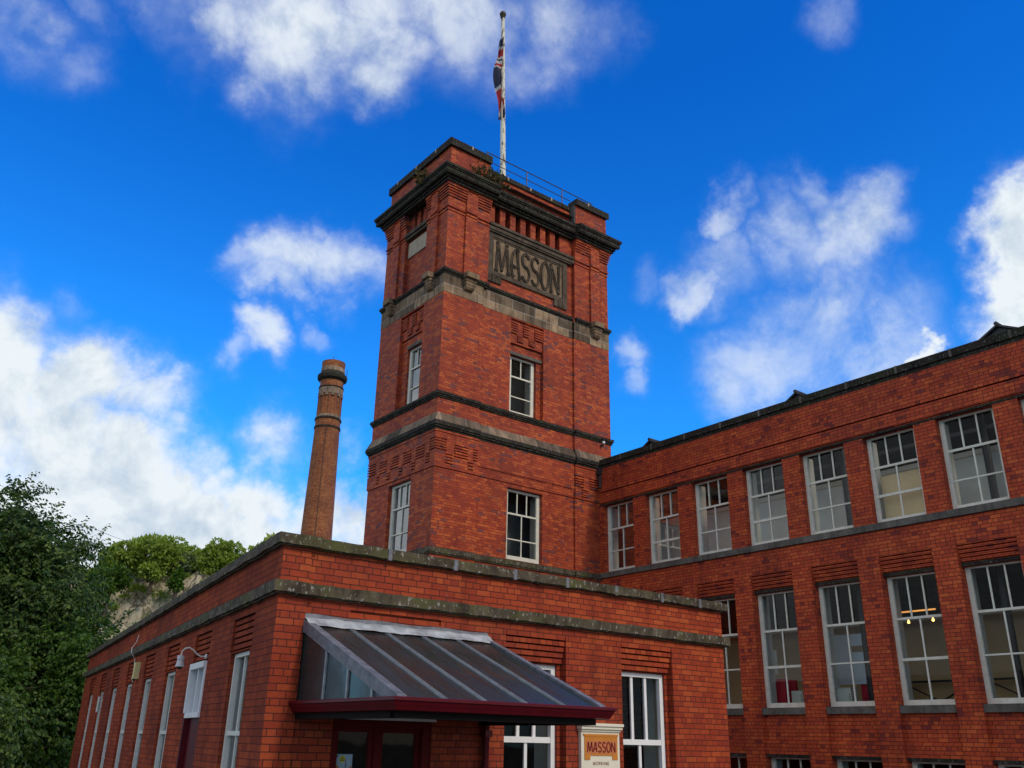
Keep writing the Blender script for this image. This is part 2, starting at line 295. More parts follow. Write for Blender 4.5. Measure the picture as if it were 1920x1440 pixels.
def leafmat(name, a, b_, c, trans=.3):
    m = bpy.data.materials.new(name); m.use_nodes = True; t = m.node_tree; t.nodes.clear()
    o = N(t, 'ShaderNodeOutputMaterial'); geo = N(t, 'ShaderNodeNewGeometry')
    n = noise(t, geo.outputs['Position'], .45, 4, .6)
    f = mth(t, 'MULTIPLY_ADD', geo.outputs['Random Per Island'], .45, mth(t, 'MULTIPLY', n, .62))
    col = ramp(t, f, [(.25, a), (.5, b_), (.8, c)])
    p = N(t, 'ShaderNodeBsdfPrincipled'); t.links.new(col, p.inputs['Base Color']); p.inputs['Roughness'].default_value = .5; p.inputs['Specular IOR Level'].default_value = .3
    tl = N(t, 'ShaderNodeBsdfTranslucent'); t.links.new(mixc(t, 1., col, (1.2, 1.4, .5), 'MULTIPLY'), tl.inputs[0])
    mx = N(t, 'ShaderNodeMixShader'); mx.inputs[0].default_value = trans; t.links.new(p.outputs[0], mx.inputs[1]); t.links.new(tl.outputs[0], mx.inputs[2]); t.links.new(mx.outputs[0], o.inputs[0])
    return m
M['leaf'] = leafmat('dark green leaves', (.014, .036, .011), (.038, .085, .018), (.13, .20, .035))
M['leaf_hill'] = leafmat('green leaves with painted sunlight', (.13, .19, .03), (.24, .32, .055), (.36, .43, .10), trans=.4)  # sunlight on the hill is put into this leaf colour
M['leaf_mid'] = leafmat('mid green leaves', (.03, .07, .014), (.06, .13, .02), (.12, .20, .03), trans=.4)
M['leaf_pale'] = leafmat('pale grey green leaves', (.12, .16, .09), (.2, .26, .14), (.3, .36, .22))
M['leaf_brown'] = leafmat('reddish brown leaves', (.09, .045, .02), (.13, .07, .025), (.15, .11, .04))
M['weed'] = leafmat('dry brown green weeds', (.03, .035, .01), (.07, .065, .02), (.12, .09, .035))
def rock_mat():
    m, t, b = mat('limestone cliff and scrub'); geo = N(t, 'ShaderNodeNewGeometry'); pos = geo.outputs['Position']
    mp = N(t, 'ShaderNodeMapping'); mp.inputs['Scale'].default_value = (1, 1, .35); t.links.new(pos, mp.inputs[0])
    n = noise(t, mp.outputs[0], .8, 10, .7)
    vo = N(t, 'ShaderNodeTexVoronoi', feature='DISTANCE_TO_EDGE'); vo.inputs['Scale'].default_value = .55
    wv = N(t, 'ShaderNodeVectorMath', operation='MULTIPLY_ADD'); nn = N(t, 'ShaderNodeTexNoise'); setin(nn, {'Scale': .7, 'Detail': 5.}); t.links.new(pos, nn.inputs['Vector'])
    t.links.new(nn.outputs['Color'], wv.inputs[0]); wv.inputs[1].default_value = (2.2, 2.2, 2.2); t.links.new(mp.outputs[0], wv.inputs[2]); t.links.new(wv.outputs[0], vo.inputs['Vector'])
    rk = ramp(t, n, [(.3, (.20, .17, .11)), (.42, (.36, .31, .22)), (.6, (.52, .46, .34)), (.75, (.6, .55, .44))])
    rk = mixc(t, mapr(t, vo.outputs[0], .0, .07, 1., 0.), rk, (.07, .06, .04))
    g = ramp(t, noise(t, pos, 2.5, 6, .7), [(.35, (.035, .06, .015)), (.65, (.10, .14, .035))])
    sx = N(t, 'ShaderNodeSeparateXYZ'); t.links.new(geo.outputs['Normal'], sx.inputs[0])
    k = mth(t, 'ADD', mapr(t, noise(t, pos, .35, 6, .65), .5, .62, 0, .75), mapr(t, sx.outputs[2], .5, .75, 0, 1.))
    t.links.new(mixc(t, mth(t, 'MINIMUM', k, 1.), rk, g), b.inputs['Base Color']); b.inputs['Roughness'].default_value = .95
    bp = N(t, 'ShaderNodeBump'); setin(bp, {'Strength': 1., 'Distance': .4}); t.links.new(n, bp.inputs['Height']); t.links.new(bp.outputs[0], b.inputs['Normal'])
    return m
M['rock'] = rock_mat()
M['asphalt'] = plain('pale worn yard', (.085, .078, .068), .9, var=.3, nscale=3, bump=.5)
M['flagred'] = plain('flag red cloth', (.30, .010, .018), .8, var=.1)
M['flagwhite'] = plain('flag white cloth', (.42, .41, .40), .8, var=.1)
M['flagblue'] = plain('flag navy cloth', (.014, .018, .05), .8, var=.1)
M['postsky'] = plain('poster sky print', (.32, .45, .55), .5)
M['posttree'] = plain('poster dark print', (.05, .06, .05), .5)
M['postbrick'] = plain('poster mill print', (.38, .17, .07), .5, var=.4, nscale=20)
M['postyel'] = plain('poster yellow disc', (.6, .55, .02), .5)

# ------------------------------------------------------------------ mesh helpers
class MB:
    def __init__(s): s.v = []; s.f = []; s.uv = []; s.mi = []; s.sm = []
    def face(s, pts, uvs=None, mi=0, smooth=False):
        b = len(s.v); s.v += [tuple(p) for p in pts]; s.f.append(tuple(range(b, b+len(pts))))
        if uvs is None:
            n = (Vector(pts[1])-Vector(pts[0])).cross(Vector(pts[2])-Vector(pts[0]))
            if n.length < 1e-12: n = Vector((0, 0, 1))
            n.normalize()
            if abs(n.z) > .7: uvs = [(p[0], p[1]) for p in pts]
            else:
                t = Vector((-n.y, n.x, 0)).normalized(); uvs = [(Vector(p).dot(t), p[2]) for p in pts]
        s.uv += uvs; s.mi.append(mi); s.sm.append(smooth)
    def box(s, x0, x1, y0, y1, z0, z1, fr=None, mi=0):
        P = [(x0, y0, z0), (x1, y0, z0), (x1, y1, z0), (x0, y1, z0), (x0, y0, z1), (x1, y0, z1), (x1, y1, z1), (x0, y1, z1)]
        if fr: P = [fr(*p) for p in P]
        P = [Vector(p) for p in P]
        for q in ((0, 3, 2, 1), (4, 5, 6, 7), (0, 1, 5, 4), (1, 2, 6, 5), (2, 3, 7, 6), (3, 0, 4, 7)):
            s.face([P[i] for i in q], mi=mi)
    def prism(s, poly, d0, d1, fr, mi=0):
        a = [Vector(fr(p[0], d0, p[1])) for p in poly]; b = [Vector(fr(p[0], d1, p[1])) for p in poly]
        s.face(a, mi=mi); s.face(b[::-1], mi=mi)
        for i in range(len(poly)):
            j = (i+1) % len(poly); s.face([a[i], a[j], b[j], b[i]], mi=mi)
    def tube(s, pts, rad, seg=8, mi=0, smooth=True, caps=True):
        pts = [Vector(p) for p in pts]; rs = rad if isinstance(rad, (list, tuple)) else [rad]*len(pts); rings = []
        up = None
        for i, p in enumerate(pts):
            d = (pts[min(i+1, len(pts)-1)]-pts[max(i-1, 0)]).normalized()
            if up is None: up = d.orthogonal().normalized()
            up = (up - d*up.dot(d)).normalized(); sd = d.cross(up)
            rings.append([p+rs[i]*(math.cos(2*math.pi*k/seg)*up+math.sin(2*math.pi*k/seg)*sd) for k in range(seg)])
        for a, b in zip(rings, rings[1:]):
            for k in range(seg):
                k2 = (k+1) % seg; s.face([a[k], a[k2], b[k2], b[k]], smooth=smooth, mi=mi)
        if caps: s.face(rings[0][::-1], mi=mi); s.face(rings[-1], mi=mi)
    def lathe(s, c, prof, seg=32, mi=0, smooth=False, uvr=None, tilt=None):
        for (r0, z0), (r1, z1) in zip(prof, prof[1:]):
            for k in range(seg):
                a, b = 2*math.pi*k/seg, 2*math.pi*(k+1)/seg
                P = [(c[0]+r0*math.cos(a), c[1]+r0*math.sin(a), z0), (c[0]+r0*math.cos(b), c[1]+r0*math.sin(b), z0), (c[0]+r1*math.cos(b), c[1]+r1*math.sin(b), z1), (c[0]+r1*math.cos(a), c[1]+r1*math.sin(a), z1)]
                ur = uvr or max(r0, r1); dz = z1-z0 if abs(z1-z0) > .02 else .0
                U = [(a*ur, z0+r0 if not dz else z0), (b*ur, z0+r0 if not dz else z0), (b*ur, z1+r1 if not dz else z1), (a*ur, z1+r1 if not dz else z1)]
                s.face(P, U, mi, smooth)
    def build(s, name, mats, parent=None, loc=(0, 0, 0), merge=False):
        me = bpy.data.meshes.new(name); loc = Vector(loc)
        me.from_pydata([tuple(Vector(v)-loc) for v in s.v], [], s.f)
        ul = me.uv_layers.new(name='UVMap'); ul.data.foreach_set('uv', [c for u in s.uv for c in u])
        if not isinstance(mats, (list, tuple)): mats = [mats]
        for m in mats: me.materials.append(m)
        me.polygons.foreach_set('material_index', s.mi); me.polygons.foreach_set('use_smooth', s.sm)
        if merge:
            import bmesh
            bm = bmesh.new(); bm.from_mesh(me); bmesh.ops.remove_doubles(bm, verts=bm.verts, dist=1e-4); bmesh.ops.recalc_face_normals(bm, faces=bm.faces); bm.to_mesh(me); bm.free()
        me.update()
        o = bpy.data.objects.new(name, me); sc.collection.objects.link(o)
        if parent is not None:
            o.parent = parent; o.location = loc - ABS[parent.name]
        else: o.location = loc
        ABS[o.name] = loc
        return o
ABS = {}
def empty(name, loc, label=None, cat=None, group=None, kind=None):
    o = bpy.data.objects.new(name, None); sc.collection.objects.link(o); o.location = loc; o.empty_display_size = .3; ABS[o.name] = Vector(loc)
    return tag(o, label, cat, group, kind)
def tag(o, label=None, cat=None, group=None, kind=None):
    if label: o['label'] = label
    if cat: o['category'] = cat
    if group: o['group'] = group
    if kind: o['kind'] = kind
    return o

def each(name, m, parent, boxes, fr=None):
    for b in boxes:
        mb = MB(); mb.box(*b, fr); c = ((b[0]+b[1])/2, (b[2]+b[3])/2, b[4]); mb.build(name, m, parent, loc=fr(*c) if fr else c)

class Facade:
    """height-field wall: rectangles of outward depth painted on a grid"""
    def __init__(s, O, U, Nn, u0, u1, z0, z1, d=0., mL=None, mR=None, cap=None, uo=0., jit=0., sub=0):
        s.O = Vector(O); s.U = Vector(U); s.N = Vector(Nn); s.rng = (u0, u1, z0, z1); s.r = [(u0, u1, z0, z1, d)]; s.mL = mL; s.mR = mR; s.cap = cap; s.uo = uo; s.jit = jit; s.sub = sub
    def p(s, u0, u1, z0, z1, d): s.r.append((u0, u1, z0, z1, d)); return s
    def hole(s, u0, u1, z0, z1, d): s.r.append((u0, u1, z0, z1, ('h', d))); return s
    def steps(s, u0, u1, z0, z1, dl, dh, n):
        h = (z1-z0)/n
        for k in range(n): s.p(u0, u1, z0+k*h, z0+(k+1)*h, dl+(dh-dl)*(k+1)/n if n > 1 else dh)
    def louvre(s, u0, u1, z0, z1, n, d, base, frac=.4):
        h = (z1-z0)/n
        for k in range(n):
            s.p(u0, u1, z0+k*h, z0+k*h+h*frac, base-d)
            s.p(u0, u1, z0+k*h+h*frac, z0+(k+1)*h, base+.012)
    def to(s, mb, mi=0):
        u0, u1, z0, z1 = s.rng
        us = sorted({round(v, 4) for r in s.r for v in r[:2] if u0-1e-6 <= v <= u1+1e-6}); zs = sorted({round(v, 4) for r in s.r for v in r[2:4] if z0-1e-6 <= v <= z1+1e-6})
        if s.sub: us = sorted(set(us) | {round(u0+s.sub*k, 4) for k in range(1, int((u1-u0)/s.sub))})
        nu, nz_ = len(us)-1, len(zs)-1
        g = [[0.]*nz_ for _ in range(nu)]
        for (a, b, c, d, v) in s.r:
            for i in range(nu):
                um = (us[i]+us[i+1])/2
                if um < a or um > b: continue
                for j in range(nz_):
                    zm = (zs[j]+zs[j+1])/2
                    if c <= zm <= d: g[i][j] = v
        def P(i, z, d):
            u = us[i]
            if i == 0 and s.mL is not None: u -= s.mL*d
            if i == nu and s.mR is not None: u += s.mR*d
            p = s.O+s.U*u+s.N*d
            if s.jit and d > -.1:
                q = Vector((p.x*4, p.y*4, z*9)); q2 = q*3.1
                z2 = z+s.jit*(mnoise.noise(q)+.6*mnoise.noise(q2)); p = p+s.N*(s.jit*.9*mnoise.noise(q+Vector((9, 3, 5))))
                return Vector((p.x, p.y, z2)), u
            return Vector((p.x, p.y, z)), u
        dv = lambda v: v[1] if isinstance(v, tuple) else v
        ish = lambda v: isinstance(v, tuple)
        for i in range(nu):
            for j in range(nz_):
                v = g[i][j]; za, zb = zs[j], zs[j+1]
                if not ish(v):
                    q = [P(i, za, v), P(i+1, za, v), P(i+1, zb, v), P(i, zb, v)]
                    mb.face([x[0] for x in q], [(q[0][1]+s.uo, za), (q[1][1]+s.uo, za), (q[2][1]+s.uo, zb), (q[3][1]+s.uo, zb)], mi)
                # right neighbour
                if i+1 < nu:
                    w_ = g[i+1][j]
                    if not (ish(v) and ish(w_)) and abs(dv(v)-dv(w_)) > 1e-5:
                        a, b = dv(v), dv(w_); u = us[i+1]
                        q = [P(i+1, za, a)[0], P(i+1, za, b)[0], P(i+1, zb, b)[0], P(i+1, zb, a)[0]]
                        mb.face(q, [(u+a+s.uo, za), (u+b+s.uo, za), (u+b+s.uo, zb), (u+a+s.uo, zb)], mi)
                if j+1 < nz_:
                    w_ = g[i][j+1]
                    if not (ish(v) and ish(w_)) and abs(dv(v)-dv(w_)) > 1e-5:
                        a, b = dv(v), dv(w_)
                        q = [P(i, zb, a), P(i+1, zb, a), P(i+1, zb, b), P(i, zb, b)]
                        mb.face([x[0] for x in q], [(q[0][1]+s.uo, zb-.02), (q[1][1]+s.uo, zb-.02), (q[2][1]+s.uo, zb-.02+abs(b-a)*.3), (q[3][1]+s.uo, zb-.02+abs(b-a)*.3)], mi)
        if s.cap is not None:
            for i in range(nu):
                for j, z in ((0, zs[0]), (nz_-1, zs[-1])):
                    v = dv(g[i][j]); q = [P(i, z, v), P(i+1, z, v), P(i+1, z, s.cap), P(i, z, s.cap)]
                    mb.face([x[0] for x in q], [(x[1]+s.uo, k) for x, k in zip(q, (v, v, s.cap, s.cap))], mi)
            for i, m_ in ((0, s.mL), (nu, s.mR)):
                if m_ is None:
                    for j in range(nz_):
                        v = dv(g[min(i, nu-1)][j]); q = [P(i, zs[j], v)[0], P(i, zs[j], s.cap)[0], P(i, zs[j+1], s.cap)[0], P(i, zs[j+1], v)[0]]
                        mb.face(q, [(v+s.uo, zs[j]), (s.cap+s.uo, zs[j]), (s.cap+s.uo, zs[j+1]), (v+s.uo, zs[j+1])], mi)
    def fr(s):
        def f(u, d, z):
            p = s.O+s.U*u+s.N*d; return (p.x, p.y, z)
        return f

def window(parent, fr, u0, u1, z0, z1, dep, fm, top=None, ntop=3, mid=None, nbot=2, jamb=.06, bar=.032, lining=None, sill=None, blind=None, glassm=None, thick_mid=False, headh=None):
    """sash window set 'dep' (outward coordinate) behind the wall; parts: window > glazing_bar, pane, sill"""
    mb = MB(); hh = headh or jamb
    fd = .07
    mb.box(u0, u0+jamb, dep-fd, dep, z0, z1, fr); mb.box(u1-jamb, u1, dep-fd, dep, z0, z1, fr)
    mb.box(u0+jamb, u1-jamb, dep-fd, dep-.002, z1-hh, z1, fr); mb.box(u0+jamb, u1-jamb, dep-fd, dep+.004, z0, z0+jamb*1.15, fr)
    if lining:
        a, b, th = lining
        for (x0, x1) in ((u0+.002, u0+th), (u1-th, u1-.002)): mb.box(x0, x1, dep+.001, b, z0+.004, z1-.004, fr)
        mb.box(u0+th, u1-th, dep+.005, b, z1-th, z1-.004, fr)
    wo = mb.build('window', fm, parent, loc=fr((u0+u1)/2, dep, z0))
    g = MB(); dd = dep-.02; a, b = u0+jamb, u1-jamb
    if top:
        g.box(a, b, dd-.03, dd+.012, top-bar*.75, top+bar*.75, fr)
        for k in range(1, ntop):
            x = a+(b-a)*k/ntop; g.box(x-bar/2, x+bar/2, dd-.028, dd, top+bar*.75, z1-hh, fr)
    zt = top-bar*.75 if top else z1-hh
    if nbot == 1: g.build('glazing_bar', fm, wo, loc=fr((u0+u1)/2, dep, z0)); g = MB()
    if mid:
        hb = bar*(1.0 if not thick_mid else 1.7)
        g.box(a, b, dd-.032, dd+(.01 if thick_mid else .0), mid-hb/2, mid+hb/2, fr)
    for k in range(1, nbot):
        x = a+(b-a)*k/nbot; g.box(x-bar/2, x+bar/2, dd-.03, dd-.004, z0+jamb*1.15, zt, fr)
    g.build('glazing_bar', fm, wo, loc=fr((u0+u1)/2, dep, z0))
    p = MB(); q = [fr(a, dd-.036, z0+jamb), fr(b, dd-.036, z0+jamb), fr(b, dd-.036, z1-hh), fr(a, dd-.036, z1-hh)]; p.face([Vector(x) for x in q])
    p.build('pane', glassm or M['glass'], wo, loc=fr((u0+u1)/2, dep, z0))
    rv = MB(); rd = dep-.45
    rv.box(u0-.05, u0-.004, rd, dep-fd-.002, z0, z1, fr); rv.box(u1+.004, u1+.05, rd, dep-fd-.002, z0, z1, fr); rv.box(u0-.05, u1+.05, rd, dep-fd-.002, z0-.05, z0-.004, fr)
    rv.build('inner_reveal', M['plaster'], wo, loc=fr((u0+u1)/2, dep, z0))
    if sill:
        d0, d1, h, ov, sm = sill
        s_ = MB(); s_.box(u0-ov, u1+ov, d0, d1, z0-h, z0-.002, fr); s_.build('sill', sm, wo, loc=fr((u0+u1)/2, dep, z0))
    return wo

G = -2.1
# ------------------------------------------------------------------ ground
mb = MB(); mb.face([Vector((-700, -500, G)), Vector((700, -500, G)), Vector((700, 900, G)), Vector((-700, 900, G))])
tag(mb.build('ground', M['asphalt']), kind='structure')

# ================================================================== LOW BUILDING
YA = 9.742; C = Vector((4.247, YA, 0)); DL = Vector((.147, .989, 0)).normalized(); NLf = Vector((-DL.y, DL.x, 0)); MA = 1.16
XR = 12.08; LT = 20.3
annex = empty('brick_building', (7, 14, G), 'single storey red brick building with stone copings and a glass entrance canopy', 'building')
A = Facade((0, YA, 0), (1, 0, 0), (0, -1, 0), C.x, XR, G, 2.1, -.045, mL=MA, cap=-.3)
A.p(C.x, 4.6, G, 2.1, 0)
A.p(5.2, 6.51, 1.36, 1.43, -.075); A.hole(5.1, 6.45, G, .21, -.25)
for (a, b) in ((7.571, 8.644), (9.733, 10.837)):
    A.p(a, b, -1.5, 1.40, -.16)
    for k in range(5): A.p(a, b-.02, 1.012+k*.078, 1.012+k*.078+.02, -.16); A.p(a, b-.02, 1.032+k*.078, 1.012+(k+1)*.078, -.135+.020*(k+1))
    A.hole(a+.012, b-.07, -1.35, 1.005, -.32)
A.p(10.9, XR, 1.3, 1.52, -.045)
mb = MB(); A.to(mb)
front = mb.build('front_wall', M['brick_annex'], annex)
Lw = Facade(C, DL, NLf, 0, LT, G, 2.1, -.0, mL=MA, cap=-.3)
T0 = [1.0+2.36*k for k in range(8)]; T0[7] = 17.55
for k, t in enumerate(T0):
    Lw.p(t-.05, t+1.02, 1.0, 1.41, -.10)
    for j in range(5): Lw.p(t-.05, t+1.02, 1.01+j*.078, 1.01+j*.078+.024, -.11); Lw.p(t-.05, t+1.02, 1.01+j*.078+.024, 1.01+(j+1)*.078, -.035)
    Lw.hole(t, t+.95, -1.35 if k != 1 else G, .985, -.3)
mb = MB(); Lw.to(mb); mb.build('side_wall', M['brick_annex_side'], annex)
E1 = C+DL*LT
mb = MB()
for (p, q) in (((E1.x, E1.y), (XR, E1.y)), ((XR, E1.y), (XR, YA+.045))):
    mb.face([Vector((*p, G)), Vector((*q, G)), Vector((*q, 2.1)), Vector((*p, 2.1))])
mb.build('rear_wall', M['brick_annex_side'], annex)
mb = MB(); mb.face([Vector((C.x+.1, YA+.1, 1.85)), Vector((XR-.05, YA+.1, 1.85)), Vector((XR-.05, E1.y-.05, 1.85)), Vector((E1.x+.05, E1.y-.05, 1.85))])
mb.build('roof', M['roof'], annex)
# inner sides of the parapet and room behind the windows
mb = MB(); mb.box(C.x+.5, XR-.1, YA+3.2, YA+3.3, G, 1.8); mb.face([Vector((C.x+.3, YA+.3, G+.3)), Vector((XR-.1, YA+.3, G+.3)), Vector((XR-.1, E1.y, G+.3)), Vector((E1.x+.3, E1.y, G+.3))])
mb.build('interior_wall', M['dark'], annex)
def courses(name, prof_layers, zlist, m, ua=0, proud=.0):
    pass
def band(parent, name, m, layers, fF, fL, cap=-.12, jit=0., sub=0):
    """stone course on both facades: layers (z0,z1,depth); fF/fL = (template facade, [(u0,u1,offset)])"""
    mb = MB(); z0 = layers[0][0]; z1 = layers[-1][1]
    for (O, U, Nn, u0, u1, mL, mR, segs) in (fF, fL):
        f = Facade(O, U, Nn, u0, u1, z0, z1, layers[0][2]+segs[0][2], mL=mL, mR=mR, cap=cap, jit=jit, sub=sub)
        for (a, b, off) in segs:
            for (za, zb, d) in layers: f.p(a, b, za, zb, d+off)
        f.to(mb)
    return mb.build(name, m, parent)
FA = ((0, YA, 0), (1, 0, 0), (0, -1, 0))
def annex_band(name, m, layers, xr, lt):
    return band(annex, name, m, layers, (*FA, C.x, xr, MA, None, [(C.x, 4.69, 0), (4.69, xr, -.045)]), (C, DL, NLf, 0, lt, MA, None, [(0, lt, 0)]), cap=-.33, jit=.011, sub=.09)
annex_band('string_course', M['coping'], [(1.515, 1.535, .05), (1.535, 1.665, .085)], XR+.1, LT+.08)
annex_band('coping', M['coping'], [(2.075, 2.09, .05), (2.09, 2.21, .085)], XR+.08, LT+.08)
# lead joint caps on the front coping
each('lead_joint', M['lead'], annex, [(x, x+.055, YA+.045-.089, YA+.3, 2.072, 2.2135) for x in (5.62, 6.62, 7.62, 8.58, 9.56, 10.56, 11.45)])
# windows, front
fA = A.fr(); fL = Lw.fr()
for (a, b) in ((7.583, 8.574), (9.745, 10.767)):
    window(annex, fA, a, b, -1.35, 1.005, -.20, M['whitebright'], top=.03, ntop=3, nbot=2, jamb=.075, bar=.05, headh=.06, sill=(-.3, -.02, .12, .04, M['concrete']))
# windows, side
for k, t in enumerate(T0):
    if k == 1: continue
    window(annex, fL, t+.005, t+.945, -1.35, .98, -.05, M['white'], top=.03, ntop=2, nbot=2, jamb=.07, bar=.035, headh=.05)
# side door with white lantern light over it
mb = MB(); t = T0[1]
mb.box(t, t+.95, -.10, .03, .23, .30, fL); mb.box(t, t+.95, -.10, .05, .90, .985, fL); mb.box(t, t+.07, -.1, .02, .3, .9, fL); mb.box(t+.88, t+.95, -.1, .05, .3, .9, fL); mb.box(t+.45, t+.5, -.1, .01, .3, .9, fL)
ov = mb.build('transom_window', M['whitebright'], annex)
mb = MB(); mb.face([Vector(fL(t+.07, -.06, .3)), Vector(fL(t+.88, -.06, .3)), Vector(fL(t+.88, -.06, .9)), Vector(fL(t+.07, -.06, .9))]); mb.build('pane', M['glass'], ov)
mb = MB(); mb.box(t, t+.95, -.12, -.04, G, .225, fL); mb.box(t+.86, t+.95, -.04, .04, G, .225, fL)
dr = mb.build('side_door', M['maroon'], annex)
# main entrance door
mb = MB()
mb.box(5.1, 5.17, -.2, -.06, G, .2, fA); mb.box(6.33, 6.45, -.2, -.06, G, .2, fA); mb.box(5.17, 6.33, -.2, -.07, .12, .2, fA); mb.box(5.68, 5.76, -.2, -.09, G, .12, fA)
mb.box(5.1, 6.47, -.02, .02, .205, .26, fA, mi=1)
df = mb.build('door_frame', [M['dred'], M['whitebright']], annex)
for (a, b) in ((5.17, 5.68), (5.76, 6.33)):
    mb = MB(); mb.box(a, a+.05, -.17, -.11, G, .12, fA); mb.box(b-.05, b, -.17, -.11, G, .12, fA); mb.box(a+.05, b-.05, -.17, -.11, .07, .12, fA); mb.box(a+.05, b-.05, -.17, -.11, G, G+.6, fA)
    dl_ = mb.build('door', M['dred'], annex)
    mb = MB(); mb.face([Vector(fA(a+.05, -.15, G+.6)), Vector(fA(b-.05, -.15, G+.6)), Vector(fA(b-.05, -.15, .07)), Vector(fA(a+.05, -.15, .07))]); mb.build('pane', M['glass'], dl_)
    mb = MB(); xh = b-.09 if a < 5.5 else a+.03; mb.tube([fA(xh, -.08, -1.25), fA(xh, -.08, -.95)], .014); mb.box(xh-.01, xh+.01, -.12, -.08, -1.24, -1.21, fA); mb.box(xh-.01, xh+.01, -.12, -.08, -.99, -.96, fA); mb.build('handle', M['alu'], dl_)
# red poster in door glass
pst = empty('poster', (5.31, YA+.13, -.5), 'small picture poster with yellow disc taped inside the left entrance door glass', 'poster')
mb = MB(); mb.box(5.19, 5.44, -.146, -.142, -.55, -.17, fA); mb.build('sheet', M['postsky'], pst)
mb = MB()
mb.prism([(5.195, -.54), (5.435, -.54), (5.435, -.29), (5.38, -.33), (5.34, -.31), (5.30, -.335), (5.25, -.28), (5.22, -.30), (5.195, -.25)], -.1415, -.1405, fA, mi=0)
mb.prism([(5.195, -.18), (5.26, -.18), (5.25, -.20), (5.215, -.225), (5.195, -.22)], -.1415, -.1405, fA, mi=1)
mb.prism([(5.352, -.31), (5.362, -.31), (5.360, -.215), (5.354, -.215)], -.1415, -.1402, fA, mi=1)
mb.prism([(5.31+.038*math.cos(a*.5236), -.222+.038*math.sin(a*.5236)) for a in range(12)], -.1405, -.1395, fA, mi=2)
mb.box(5.293, 5.327, -.1394, -.1388, -.217, -.207, fA, mi=1); mb.box(5.280, 5.342, -.1394, -.1388, -.238, -.227, fA, mi=1)
mb.build('print', [M['postbrick'], M['posttree'], M['postyel']], pst)

# ------------------------------------------------------------------ entrance canopy (part of the building)
can = MB()
zT, zB, yB = 1.235, .36, 7.6; xl, xr_ = 4.62, 7.22; yT = YA+.04
def rafz(y): return zT+(zB-zT)*(yT-y)/(yT-yB)
def slab(mb, x0, x1, h0, h1, ya=yT, yb=yB, mi=0):
    P = [Vector((x0, ya, rafz(ya)+h0)), Vector((x1, ya, rafz(ya)+h0)), Vector((x1, yb, rafz(yb)+h0)), Vector((x0, yb, rafz(yb)+h0))]
    Q = [p+Vector((0, 0, h1-h0)) for p in P]
    for f in ([P[3], P[2], P[1], P[0]], Q, [P[0], P[1], Q[1], Q[0]], [P[1], P[2], Q[2], Q[1]], [P[2], P[3], Q[3], Q[2]], [P[3], P[0], Q[0], Q[3]]): mb.face(f, mi=mi)
canopy_root = MB(); slab(canopy_root, xl+.05, xr_-.05, 0, .008)
canopy = canopy_root.build('canopy', M['dglass'], annex)
for x in (5.14, 5.62, 6.14, 6.66):
    gb = MB(); slab(gb, x-.022, x-.014, .008, .026, yT-.05, yB-.03); slab(gb, x+.014, x+.022, .008, .026, yT-.05, yB-.03); slab(gb, x-.005, x+.005, .008, .014, yT-.05, yB+.3)
    gb.build('glazing_bar', M['alu'], canopy)
lf = MB(); slab(lf, xl-.03, xl+.07, .0, .04, yT, yB-.03); slab(lf, xl-.032, xl-.015, -.09, .0, yT, yB-.03); lf.build('edge_flashing', M['lead'], canopy)
lf = MB(); slab(lf, xr_-.04, xr_+.045, .0, .04, yT, yB-.03); slab(lf, xr_+.02, xr_+.032, -.06, .0, yT, yB-.03); lf.build('edge_flashing', M['lead'], canopy)
fl = MB(); P = []
n = 26
for i in range(n):
    x0 = 4.60+(7.24-4.60)*i/n; x1 = 4.60+(7.24-4.60)*(i+1)/n
    def sec(x): j = .006*math.sin(x*9)+.005*math.sin(x*23); return [(x, YA+.028, 1.33+.008*math.sin(x*7)), (x, YA-.0, 1.29+j), (x, YA-.055+j, 1.262+j), (x, YA-.09, rafz(YA-.09)+.045), (x, YA-.15+j, rafz(YA-.15)+.03-.5*j)]
    a, b = sec(x0), sec(x1)
    for k in range(4): fl.face([Vector(a[k]), Vector(b[k]), Vector(b[k+1]), Vector(a[k+1])], smooth=False, mi=0 if k else 1)
fl.build('wall_flashing', [M['leadlight'], M['lead']], canopy)
# glazed cheeks
for (x, nm) in ((xl-.005, 'side_glass'), (xr_+.005, 'side_glass')):
    ck = MB(); ck.box(x-.004, x+.004, 0, 0, 0, 0) if False else None
    a = [Vector((x, yT, .36)), Vector((x, yB+.02, .36)), Vector((x, yB+.02, rafz(yB+.02)-.02)), Vector((x, yT, rafz(yT)-.03))]
    ck.face(a); ck.face([p+Vector((.006, 0, 0)) for p in a][::-1])
    ck.build(nm, M['dglass'], canopy)
each('side_glazing_bar', M['alu'], canopy, [(x-.012, x+.012, y-.014, y+.014, .36, rafz(y)-.03) for y in (9.12, 8.60, 8.08) for x in (xl-.012, xr_+.012)])
# gutter: moulded profile swept round three sides
prof = [(-.02, .365), (.07, .372), (.082, .364), (.082, .34), (.068, .332), (.055, .305), (.04, .28), (.028, .255), (-.02, .245)]
gm = MB(); path = [Vector((xl-.03, YA+.02, 0)), Vector((xl-.03, yB-.03, 0)), Vector((xr_+.06, yB-.03, 0)), Vector((xr_+.06, YA+.04, 0))]
nrm = [Vector((-1, 0, 0)), Vector((-1, -1, 0)), Vector((1, -1, 0)), Vector((1, 0, 0))]
rings = [[p+nn*o+Vector((0, 0, z)) for (o, z) in prof] for p, nn in zip(path, nrm)]
for a, b in zip(rings, rings[1:]):
    for k in range(len(prof)-1): gm.face([a[k], b[k], b[k+1], a[k+1]])
gm.build('gutter', M['maroon'], canopy)
sf = MB()
sf.box(xl+.02, xr_-.06, yB+.02, yB+.12, .185, .25); sf.box(xl-.01, xl+.09, yB+.12, YA+.04, .185, .25); sf.box(xr_-.06, xr_+.04, yB+.12, YA+.04, .185, .25)
sf.build('beam', M['blackbeam'], canopy)
